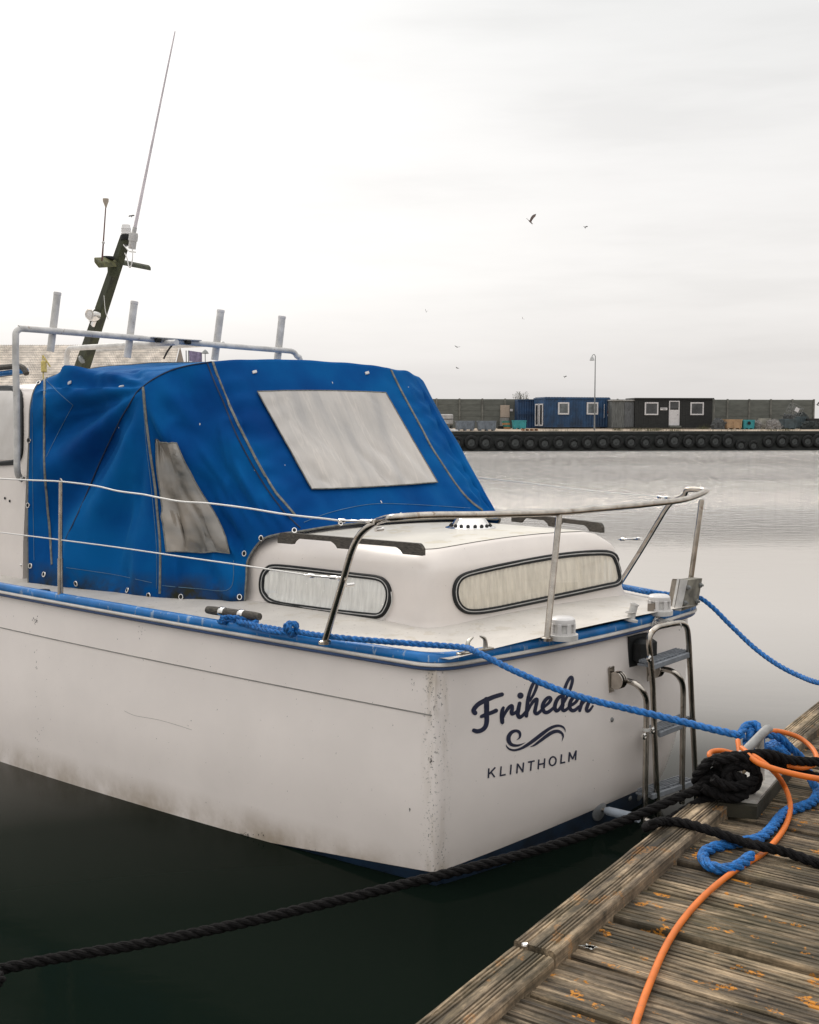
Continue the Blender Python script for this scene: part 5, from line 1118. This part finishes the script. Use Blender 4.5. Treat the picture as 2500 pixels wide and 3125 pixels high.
ST2=[[(45,1130,90),(62,950,95),(82,750,90),(130,550,82),(200,375,80),(262,308,75),(298,345,75),(288,440,75),(230,590,70),(130,770,55)],
[(90,1010,50),(155,865,72),(240,755,85),(298,735,80),(290,820,85),(262,950,88),(250,1035,90),(288,1080,86),(360,1040,76),(440,950,60)],
[(440,950,55),(510,885,66),(585,815,75),(630,740,80),(598,690,82),(530,722,86),(455,825,92),(432,940,95),(478,1035,92),(560,1042,88),(660,970,75),(720,900,55)],
[(905,650,85),(820,695,90),(752,800,94),(725,930,94),(762,1008,88),(825,978,76),(890,870,60)],
[(915,880,90),(925,650,88),(960,500,80),(1010,355,76),(1080,230,76),(1130,208,78),(1146,290,76),(1110,440,74),(1030,640,68),(950,800,60)],
[(915,850,90),(902,955,90),(940,1005,82),(1000,980,74),(1070,915,60)],
[(1080,900,60),(1165,850,72),(1245,780,76),(1272,695,84),(1240,652,80),(1170,685,84),(1102,790,90),(1080,920,94),(1130,1000,86),(1210,990,84),(1300,910,65)],
[(1410,670,80),(1370,820,85),(1335,940,85),(1320,1005,74)],
[(1350,900,50),(1430,790,62),(1510,720,80),(1548,765,82),(1510,880,86),(1485,970,86),(1510,1020,76),(1570,985,62),(1635,895,46)]]
for p in ST1: p=t1(p); stroke(mb,p); disc(mb,p[0][0],p[0][1],p[0][2]/2,.0024); disc(mb,p[-1][0],p[-1][1],p[-1][2]/2,.0024)
for p in ST2: p=t2(p); stroke(mb,p); disc(mb,p[0][0],p[0][1],p[0][2]/2,.0024); disc(mb,p[-1][0],p[-1][1],p[-1][2]/2,.0024)
disc(mb,980+.088*1315,1407.9+.088*645,6.6)
mb.build('boat_name_lettering',m_text,boat,smooth=False)
mb=MB()
for p in ([(545,335,2),(600,295,28),(612,235,45),(590,188,52),(530,172,52),(460,202,64),(415,270,74),(415,350,74),(460,410,58),(540,430,44),(620,415,28),(710,375,2)],[(365,405,2),(385,455,24),(440,498,34),(520,510,38),(620,485,44),(720,430,54),(850,340,64),(980,240,66),(1100,150,56),(1200,98,50),(1290,82,42),(1360,102,34),(1398,145,22),(1408,200,2)],[(785,455,2),(860,425,34),(950,360,50),(1080,260,62),(1180,198,64),(1270,178,56),(1340,208,44),(1368,268,30),(1345,360,2)]): stroke(mb,t3(p))
mb.build('wave_emblem',m_text,boat,smooth=False)
mb=MB(); KW=27
for a in ([(64,830),(56,1000)],[(178,812),(70,930)],[(98,890),(168,985)],[(280,795),(266,968)],[(262,958),(362,938)],[(455,765),(443,938)],[(568,745),(555,918)],[(572,755),(664,893)],[(672,727),(660,900)],[(750,722),(868,698)],[(810,712),(797,873)],[(942,675),(930,845)],[(1045,655),(1033,825)],[(937,762),(1040,742)],[(1340,583),(1326,750)],[(1322,740),(1405,720)],[(1480,545),(1468,714)],[(1482,555),(1535,670)],[(1594,522),(1535,670)],[(1596,515),(1584,684)]):
    stroke(mb,t3([(x,y,KW) for x,y in a]),False)
stroke(mb,t3([(1185+58*math.cos(k*math.pi/14),703-14*math.cos(k*math.pi/14)*.8+75*math.sin(k*math.pi/14),KW) for k in range(29)]),False)
mb.build('harbour_name_lettering',m_text,boat,smooth=False)
# ================================================================== JETTY
ZD=.85; E_=V((.5605,.8281,0)); Pn=V((.8281,-.5605,0))    # along the edge, across to the right
J0=pz(860,2156,.895); J0=V((J0.x,J0.y,0))
def J(a,b,z): return J0+E_*a+Pn*b+UP*z
def jab(p): d=p-J0; return d.dot(E_),d.dot(Pn)
BW=.135
m_plank=wood('weathered_plank',(Pn.x,Pn.y),(.50,.37,.235),(.042,.029,.017),lichen=1.0); m_beam=wood('weathered_edge_beam',(E_.x,E_.y),(.60,.45,.29),(.08,.052,.03),lichen=.25,dark=.6)
m_dwood=mat('dark_wet_timber',(.035,.032,.024),.85,var=.3,scale=6)
jetty=thing('wooden_jetty','weathered grey plank jetty with grooved boards and orange lichen','jetty',J(0,0,0))
def zz7(x,y): return ((1200+x*.7536)/1.449,(2400+y*.7536)/1.449)
gaps=[jab(pz(*zz7(*p),ZD))[0] for p in [(1330,115),(1130,300),(1020,408),(870,527),(710,680),(530,830)]]
gaps=sorted(gaps); gaps=sorted(gaps+[gaps[-1]-.32]); stp=.285
while gaps[0]>-2.2: gaps.insert(0,gaps[0]-stp)
while gaps[-1]<7.5: gaps.append(gaps[-1]+stp)
random.seed(21); mb=MB()
for g0_,g1_ in zip(gaps,gaps[1:]):
    w_=g1_-g0_-.028; zo=random.uniform(-.006,.004); tilt=random.uniform(-.012,.012); ngr=int(w_/random.uniform(.022,.03)); ln=2.9
    prof=[(0,-.04),(0,-.006),(.004,0)]
    for i in range(ngr):
        x=.008+(w_-.016)*i/ngr; gw=(w_-.016)/ngr; dp=.0052*random.uniform(.35,1.3); prof+= [(x,0),(x+gw*.55,0),(x+gw*.66,-dp),(x+gw*.88,-dp)]
    prof+=[(w_-.004,0),(w_,-.006),(w_,-.04)]
    rows=[]; ph=random.uniform(0,9); bow=random.uniform(-.004,.004)
    nl=30
    for j in range(nl+1):
        b_=BW-.02+ln*j/nl
        rows.append([J(g0_+.008+a+ (.002*noise1(b_*3,ph)) ,b_,ZD+zo+z+tilt*(a-w_/2)+.0035*noise1(b_*1.7,a*6,ph)+bow*math.sin(j*.2)) for a,z in prof])
    mb.grid(rows,flip=True); mb.add(rows[0],[tuple(range(len(prof)))[::-1]])
mb.build('deck_boards',m_plank,jetty,ang=30)
# edge beam in two pieces with a slanting joint
def beam(a0,a1,zt,seed,skew=0,b0=0):
    random.seed(seed); prof=[(0,-.13),(0,-.004),(.004,0)]; ngr=9
    for i in range(ngr):
        x=.006+(BW-.03)*i/ngr; gw=(BW-.03)/ngr
        if i in(3,4): prof+=[(x,0)]; continue
        prof+=[(x,0),(x+gw*.45,0),(x+gw*.6,-.005),(x+gw*.85,-.005)]
    prof+=[(BW-.02,0),(BW-.008,-.002),(BW-.001,-.010),(BW,-.13)]
    rows=[]; nl=max(6,int((a1-a0)/.05))
    for j in range(nl+1):
        a=a0+(a1-a0)*j/nl; rows.append([J(a+skew*(b if j in(0,nl) else 0),b0+b+.0015*noise1(a*5,b*9,seed)+ (0.003*noise1(a*9,3,seed) if b<.004 else 0),zt+z+.003*noise1(a*2,b*8,seed)) for b,z in prof])
    mb=MB(); mb.grid(rows,flip=False); mb.add(rows[0],[tuple(range(len(prof)))]); mb.add(rows[-1],[tuple(range(len(prof)))[::-1]]); return mb
aj=jab(pz(*zz7(525,640),.895))[0]
ac0=jab(pz(1512,1660,.895))[0]
beam(aj+.008,ac0+.03,.897,5).build('edge_beam',m_beam,jetty,ang=30)
beam(-2.3,aj-.008,.888,6,b0=.004).build('edge_beam',m_beam,jetty,ang=30)
beam(ac0+.34,7.5,.897,8).build('edge_beam',m_beam,jetty,ang=30)
p=pz(*zz7(533,642),.897); MB().lathe(p,UP,[(0,.004),(.004,.002),(.009,.004),(.010,0)],14).build('screw_washer',m_chr2,jetty)
mb=MB()
for a in(-2,0,2.0,4,6): mb.box(J(a,1.4,ZD-.12),Pn*2.8,E_*.1,UP*.15)
for b_ in(.12,1.4,2.7): mb.box(J(2.5,b_,ZD-.27),E_*10,Pn*.1,UP*.15)
mb.build('under_frame',m_dwood,jetty,smooth=False)
for a,b_ in((-1.5,.3),(2.9,.3),(6.6,.3),(-1.5,2.5),(2.9,2.5),(6.6,2.5)): MB().tube([J(a,b_,-1),J(a,b_,ZD-.2)],.11,14).build('pile',m_dwood,jetty)
mb=MB(); c=pz(*zz7(792,652),ZD+.004); random.seed(4)
for i in range(5): mb.fan([c+V((random.gauss(0,.012),random.gauss(0,.009),.002))+V((.012*math.cos(k*1.05)*random.uniform(.6,1.2),.008*math.sin(k*1.05)*random.uniform(.6,1.2),0)) for k in range(6)])
mb.build('bird_dropping',mat('chalky_white',(.5,.5,.47),.9),jetty)
# block and bollard cleat
ZB=.915
m_block=mat('mossy_block',(.045,.038,.022),.9,scale=7,col2=(.02,.018,.010),bump=.5); m_plate=mat('worn_galvanised_plate',(.50,.47,.42),.5,.15,var=.2,scale=9)
q0=pz(1521,1679,ZB);q1=pz(1595,1687,ZB);q2=pz(1643,1631,ZB); q3=q0+(q2-q1)*1.6; q2=q1+(q2-q1)*1.6
cen_=(q0+q1+q2+q3)/4; blk=MB().prism([cen_+(p-cen_)*1.10+UP*-.013 for p in(q0,q1,q2,q3)],-UP*.053).build('cleat_block',m_block,label='mossy timber block under the grey mooring cleat at the jetty edge',cat='block',smooth=False,loc=cen_-UP*.08)
clt=thing('dock_cleat','grey steel mooring cleat wound with blue and black rope on the jetty','cleat',cen_)
MB().prism([p-UP*.012 for p in(q0,q1,q2,q3)],UP*.012).build('base_plate',m_plate,clt,smooth=False)
h0=pd(1559,1592,4.50);h1=pd(1614,1537,4.62); hd=(h1-h0)
MB().tube(cr([h0-hd*.35-UP*.015,h0-hd*.1,h0,h0.lerp(h1,.5),h1,h1+hd*.10-UP*.012],5),[.012]+[.019]*24+[.013],16).build('cleat_horn',mat('grey_cast_horn',(.28,.275,.265),.5,.3,var=.12,scale=14,bump=.2),clt)
for f in(-.1,.75): c=h0.lerp(h1,f); MB().tube([c,V((c.x,c.y,ZB))],[.017,.024],12).build('cleat_leg',m_plate,clt)
p=pz(1577,1668,ZB+.0); MB().lathe(p,UP,[(.022,0),(.022,.014),(0,.018)],6).build('rusty_bolt',mat('rust',(.11,.045,.02),.8,.3,var=.3),clt)
# ================================================================== ROPES
zr=1.262
RB=.0165
pts=[pz(470,1303,1.275),pz(500,1300,1.27),pz(530,1306,1.27),pz(520,1312,1.262),pz(480,1308,1.262),pz(478,1306,1.262),pz(520,1316,zr),pz(560,1322,zr),pz(600,1325,zr)]
mb=rope_mb([pz(466,1303,1.285),pz(480,1300,1.282),pz(515,1303,1.275),pz(540,1307,1.27),pz(530,1313,1.265),pz(500,1309,1.262),pz(540,1317,zr),pz(575,1323,zr),pz(605,1328,zr)],.0155)
rope_mb([pz(462,1306,1.262),pz(468,1311,1.25),pz(492,1309,1.25),pz(540,1322,1.25),pz(575,1330,1.25),pz(606,1333,1.25)],.0155,mb=mb)
kc=pz(613,1326,1.27)
for k,(rx,rz,tlt) in enumerate(((.036,.032,.3),(.033,.036,1.3),(.03,.03,2.3))):
    ax=V((math.cos(tlt),math.sin(tlt),.3)).normalized(); u=ax.cross(UP).normalized(); v=ax.cross(u); c=kc+V((.006*(k-1),0,.004*k))
    rope_mb([c+u*rx*math.cos(a)+v*rz*math.sin(a) for a in [i*math.pi/5 for i in range(11)]],.0155,mb=mb)
# along the deck, through the fairlead, down to the jetty cleat
dk=[pz(618,1328,zr),pz(660,1336,zr),pz(730,1344,zr),pz(800,1350,zr),pz(880,1356,zr),pz(950,1361,zr+.004),pz(982,1364,zr+.01)]
d0=dk[-1].y; air=[(1000,1371),(1050,1396),(1100,1420),(1175,1452),(1250,1475),(1330,1494),(1410,1513),(1490,1533),(1560,1549)]
for i,(x,y) in enumerate(air): f=(i+1)/len(air); dk.append(pd(x,y,d0+(4.62-d0)*f))
rope_mb(dk,RB,mb=mb)
# knot on the cleat
def knot(mb,c,n,r,rad,seed,flat=.75,spread=(1,1,1)):
    random.seed(seed); loops=[]
    for k in range(n):
        ax=V((random.gauss(0,1),random.gauss(0,1),random.gauss(0,1))).normalized(); u=ax.orthogonal().normalized(); v=ax.cross(u); cc=c+V((random.gauss(0,.25)*rad*spread[0],random.gauss(0,.25)*rad*spread[1],random.gauss(0,.2)*rad*spread[2])); q=random.uniform(.65,1)
        P=[cc+(u*math.cos(a)*rad*q+v*math.sin(a)*rad*q*random.uniform(.85,1)) for a in [i*math.pi/5 for i in range(11)]]
        P=[V((c.x+(p.x-c.x)*spread[0],c.y+(p.y-c.y)*spread[1],c.z+(p.z-c.z)*flat*spread[2])) for p in P]; rope_mb(P,r,mb=mb)
knot(mb,pd(1588,1565,4.66),5,.0165,.042,3,1.0); knot(mb,pd(1637,1582,4.72),6,.0165,.046,5,.75,(1.2,1,.9)); 
rope_mb([pd(1560,1549,4.62),pd(1570,1530,4.68),pd(1592,1526,4.7),pd(1606,1545,4.66),pd(1640,1552,4.7),pd(1668,1578,4.72),pd(1690,1600,4.75),pd(1705,1640,4.7)],.018,mb=mb)
tail=[pd(1700,1622,4.75),pd(1714,1650,4.6),pz(1722,1668,ZD+.02),pz(1712,1688,ZD+.02),pz(1686,1700,ZD+.02),pz(1658,1708,ZD+.02),pz(1640,1725,ZD+.02),pz(1622,1748,ZD+.02),pz(1600,1765,ZD+.02),pz(1565,1772,ZD+.02),pz(1530,1779,ZD+.02),pz(1500,1786,ZD+.02),pz(1481,1799,ZD+.02),pz(1487,1817,ZD+.02),pz(1510,1829,ZD+.02),pz(1540,1829,ZD+.02),pz(1562,1818,ZD+.02),pz(1582,1802,ZD+.022)]
rope_mb(tail,.0205,mb=mb,fuzz=.05)
rope=mb.build('mooring_rope',m_rb,label='bright blue rope from the boat’s timber cleat over the transom to the jetty cleat',cat='rope')
s0=1.262
st2=[pz(1331,1241,1.262),pz(1360,1245,1.262),pz(1400,1250,1.262),pz(1440,1254,1.262)]
e=pz(1470,1257,1.262); d0=e.y
st2+=[e]+[pd(x,y,d0-(d0-6.3)*f) for x,y,f in((1500,1278,.1),(1540,1318,.22),(1590,1365,.4),(1640,1401,.6),(1690,1426,.8),(1725,1438,1.0),(1800,1455,1.2))]
st2=[W(2.2,2.9,1.29)]+st2
rope_mb(st2,.016).build('mooring_rope',m_rb,label='blue rope leaving the boat’s far quarter and dipping to the right edge',cat='rope')
# black rope
mb=MB(); A=[(-120,2060,3.55),(0,2041,3.62),(100,2021,3.68),(300,1987,3.78),(500,1946,3.86),(700,1899,3.94),(900,1850,4.02),(1100,1799,4.12),(1230,1759,4.2),(1330,1722,4.27),(1420,1683,4.33),(1500,1650,4.4),(1545,1625,4.45)]
rope_mb([V((-5.2,4.9,.95)),V((-3.4,4.15,.62))]+[pd(*p) for p in A],.0195,mb=mb,pitch=.12)
RKk=.021
C4=4.42
lp=[[(1545,1625),(1510,1630),(1480,1648),(1468,1665),(1480,1672),(1500,1660),(1540,1650)],[(1540,1600),(1500,1602),(1475,1625),(1466,1640),(1475,1655),(1500,1645),(1530,1640),(1570,1640)],
 [(1580,1600),(1545,1592),(1505,1600),(1480,1615),(1490,1630),(1530,1618),(1570,1612),(1590,1625)],[(1592,1625),(1596,1645),(1580,1665),(1550,1672),(1520,1668),(1500,1676)],
 [(1570,1600),(1590,1615),(1585,1650),(1560,1662),(1535,1650),(1530,1625),(1550,1605)],[(1500,1600),(1530,1622),(1560,1640),(1575,1660),(1560,1675),(1530,1678)],[(1480,1660),(1510,1672),(1545,1680),(1570,1672)],[(1500,1640),(1530,1655),(1560,1655),(1590,1640)]]
for i,q in enumerate(lp): rope_mb([pd(x,y,C4-.03*math.sin(j*.9+i)-.012*i) for j,(x,y) in enumerate(q)],RKk,mb=mb,pitch=.12)
rope_mb([pd(1500,1604,4.36),pd(1540,1598,4.36),pd(1580,1589,4.40),pd(1620,1588,4.42),pd(1660,1600,4.45),pd(1700,1604,4.48),pd(1740,1606,4.5),pd(1800,1620,4.5),J(2.25,1.1,ZD+.025),J(2.2,1.6,ZD+.02),J(2.5,2.1,ZD+.02),J(2.4,2.8,ZD+.02)],.02,mb=mb,pitch=.12)
rope_mb([pd(1600,1596,4.44),pd(1640,1608,4.48),pd(1680,1622,4.5),pd(1725,1637,4.5),pd(1790,1655,4.48),J(2.0,1.15,ZD+.02),J(1.9,1.7,ZD+.02),J(1.5,2.2,ZD+.02),J(1.4,2.8,ZD+.02)],.0185,mb=mb,pitch=.12)
# lower line: from the coil down behind the beam and back over it on to the planks
zb_=.895+.019
low=[pd(1500,1680,4.38),pd(1470,1690,4.36),pd(1440,1708,4.33),pd(1405,1728,4.3),pd(1362,1742,4.27),pz(1375,1735,zb_+.02),pz(1400,1730,zb_),pz(1440,1733,zb_),pz(1480,1744,zb_),pz(1520,1757,zb_-.005),pz(1560,1771,ZD+.045),pz(1610,1784,ZD+.05),pz(1660,1796,ZD+.03),pz(1725,1818,ZD+.02),pz(1850,1850,ZD+.02),J(.75,1.6,ZD+.02),J(.5,2.2,ZD+.02),J(.55,2.8,ZD+.02)]
rope_mb(low,.0185,mb=mb,pitch=.12)
mb.build('black_mooring_rope',m_rk,label='thick black rope coiled on the jetty cleat and running off low to the left',cat='rope')
# orange hose
rh=.0105; Zh=ZD+rh
hs=[J(-2.2,.95,Zh),J(-1.7,.62,Zh),J(-1.1,.42,Zh),J(-.6,.36,Zh),pz(1300,2260,Zh),pz(1340,2150,Zh),pz(1363,2085,Zh),pz(1400,1998,Zh),pz(1440,1935,Zh),pz(1490,1880,Zh),pz(1550,1832,Zh),pz(1608,1796,ZD+.012),pz(1645,1755,Zh),pz(1661,1722,ZD+.02),pz(1664,1690,ZD+.045),pz(1652,1655,ZD+.09),pd(1630,1625,4.33),pd(1600,1600,4.36),pd(1575,1585,4.42),pd(1562,1575,4.48)]
hose=thing('garden_hose','orange hose winding over the planks and looped round the jetty cleat','hose',pz(1440,1935,ZD))
MB().tube(cr(hs,10),rh,12).build('hose_run',m_hose,hose)
MB().tube(cr([pd(1556,1572,4.55),pd(1554,1560,4.57),pd(1557,1590,4.5),pd(1545,1587,4.5),pd(1520,1581,4.5),pd(1500,1583,4.5),pd(1494,1590,4.47),pd(1503,1600,4.45),pd(1530,1606,4.42)],8),rh,12).build('hose_loop',m_hose,hose)
MB().tube(cr([pd(1612,1541,4.66),pd(1640,1540,4.7),pd(1680,1552,4.72),pd(1708,1573,4.66),pd(1720,1595,4.56),pd(1712,1611,4.5),pd(1690,1617,4.47),pd(1660,1612,4.46)],8),rh,12).build('hose_loop',m_hose,hose)
MB().tube(cr([pd(1575,1590,4.38),pd(1600,1608,4.33),pd(1640,1622,4.30),pd(1690,1634,4.28),pd(1740,1643,4.27),pd(1800,1655,4.25),J(1.65,1.15,ZD+.012),J(1.3,1.5,ZD+.012),J(1.1,2.1,ZD+.012),J(1.3,2.8,ZD+.012)],8),rh*1.1,12).build('hose_run',m_hose,hose)
# white cord lashing the ladder to the rail
mb=MB()
def zc_(x,y): return (1276.7+.14*x,1207.7+.14*y)
c=pz(1328,1304,1.235)+UP*.04
mb.tube(cr([c+V((.03*math.cos(a),.03*math.sin(a),.004*a/6)) for a in [i*.7 for i in range(10)]],4),.0045,6)
def sl(x,y,ds=0): return S(*zc_(x,y),-.09+ds)
for P in ([(480,640,.08),(600,645,.03),(720,662,.0),(780,690,-.02),(860,710,-.05),(960,730,-.1),(1060,725,-.15),(1120,760,-.19),(1130,810,-.19),(1100,850,-.19)],[(470,672,.08),(560,670,.04),(660,685,.01),(740,725,-.02),(820,770,-.08),(880,790,-.14)],[(770,650,0),(830,680,-.03),(900,700,-.06),(1000,715,-.1),(1080,740,-.16)],[(780,655,0),(740,670,-.02),(715,700,-.02),(740,690,-.03),(790,660,-.02),(800,640,.0),(760,640,0),(745,665,-.01),(700,740,-.03),(690,790,-.03),(705,825,-.03)],[(750,680,-.02),(735,740,-.03),(745,790,-.03),(735,800,-.03)]):
    mb.tube(cr([sl(*p) for p in P],6),.0042,6)
mb.build('white_lashing_cord',m_cord,label='thin white cord tying the top of the swim ladder to the rail',cat='cord')
# ================================================================== BIRDS
m_bird=mat('dark_bird_plumage',(.06,.055,.05),.8,var=.3,scale=20); m_bird2=mat('brown_bird_plumage',(.20,.15,.13),.8,var=.2,scale=20)
def bird(label,x,y,span_px,kind,roll,flap,mm=m_bird,span=.33,group='swallows flying over the harbour'):
    d=span*2367/span_px; c=pd(x,y,min(d,140)); k=min(d,140)/d; s_=span*k
    A=V((math.cos(roll),.25,math.sin(roll))).normalized(); Fw=A.cross(UP).cross(A) if 0 else V((-math.sin(kind),.3,math.cos(kind)*.4)); Fw=(Fw-A*Fw.dot(A)).normalized(); Up=A.cross(Fw).normalized()
    if Up.z<0: Up=-Up
    mb=MB(); rows=[]
    for f,r_ in((-.34,.004),(-.3,.03),(-.2,.05),(0,.062),(.14,.05),(.2,.04),(.26,.03),(.31,.006)): rows.append([c+Fw*f*s_+(A*math.cos(a)+Up*math.sin(a)*.9)*r_*s_ for a in [i*math.pi/5 for i in range(10)]])
    mb.grid(rows,True)
    for sd in(-1,1):
        tips=[]
        for u in(0,.25,.5,.75,1):
            le=Fw*(.12+.10*math.sin(u*2.6)-.34*u*u)*s_; tr_=Fw*(-.10-.06*u-.20*u*u)*s_ if u<1 else le
            h=Up*(flap*(u-.25*u*u))*s_; p=c+A*(sd*.5*u*s_)+h; tips.append([p+le,p+(le+tr_)/2+Up*.012*s_*(1-u),p+tr_])
        mb.grid(tips)
        mb.grid([[q-Up*.006*s_ for q in r] for r in tips],flip=True)
        mb.add([c-Fw*.28*s_,c-Fw*.5*s_+A*sd*.10*s_,c-Fw*.3*s_+A*sd*.03*s_],[(0,1,2)])
    return mb.build('flying_bird',mm,label=label,cat='bird',group=group,loc=c)
bird('largest brown bird with raised wings, high in the sky right of centre',1117,467,24,.9,.5,1.0,m_bird2)
bird('small dark bird right of the largest bird in the sky',1232,479,10,.2,.1,.6)
bird('small bird left of centre above the blue cover',898,657,8,1.2,-.2,.9)
bird('long thin bird gliding just above and right of the cover',963,731,13,1.4,-.15,.2)
bird('tiny pale bird midway between cover and lamp, high',1101,671,8,.4,-.8,.3,m_bird2)
bird('tiny bird low over the right slope of the cover',963,775,8,1.4,-.4,.1)
bird('tiny dark bird left of the street lamp',1189,794,8,.3,.1,.7)
bird('bird beside the foot of the long aerial',277,455,13,-.4,.2,.3)
bird('dark swallow low over the water above the stern rail',1375,1029,17,-.5,-.6,.5)
bird('tiny bird over the rippled water under the street lamp',1253,999,7,.2,.6,.7)
bird('tiny bird over the water right of the lamp reflection',1302,978,6,1.1,0,.5)
bird('small dark bird over the water near the right edge, left of two',1642,990,9,1.1,.4,.3)
bird('small dark bird over the water near the right edge, right of two',1691,986,7,1.2,-.3,.2)
bird('bird at the far right edge above the end of the wall',1722,853,13,-.5,.5,.7)
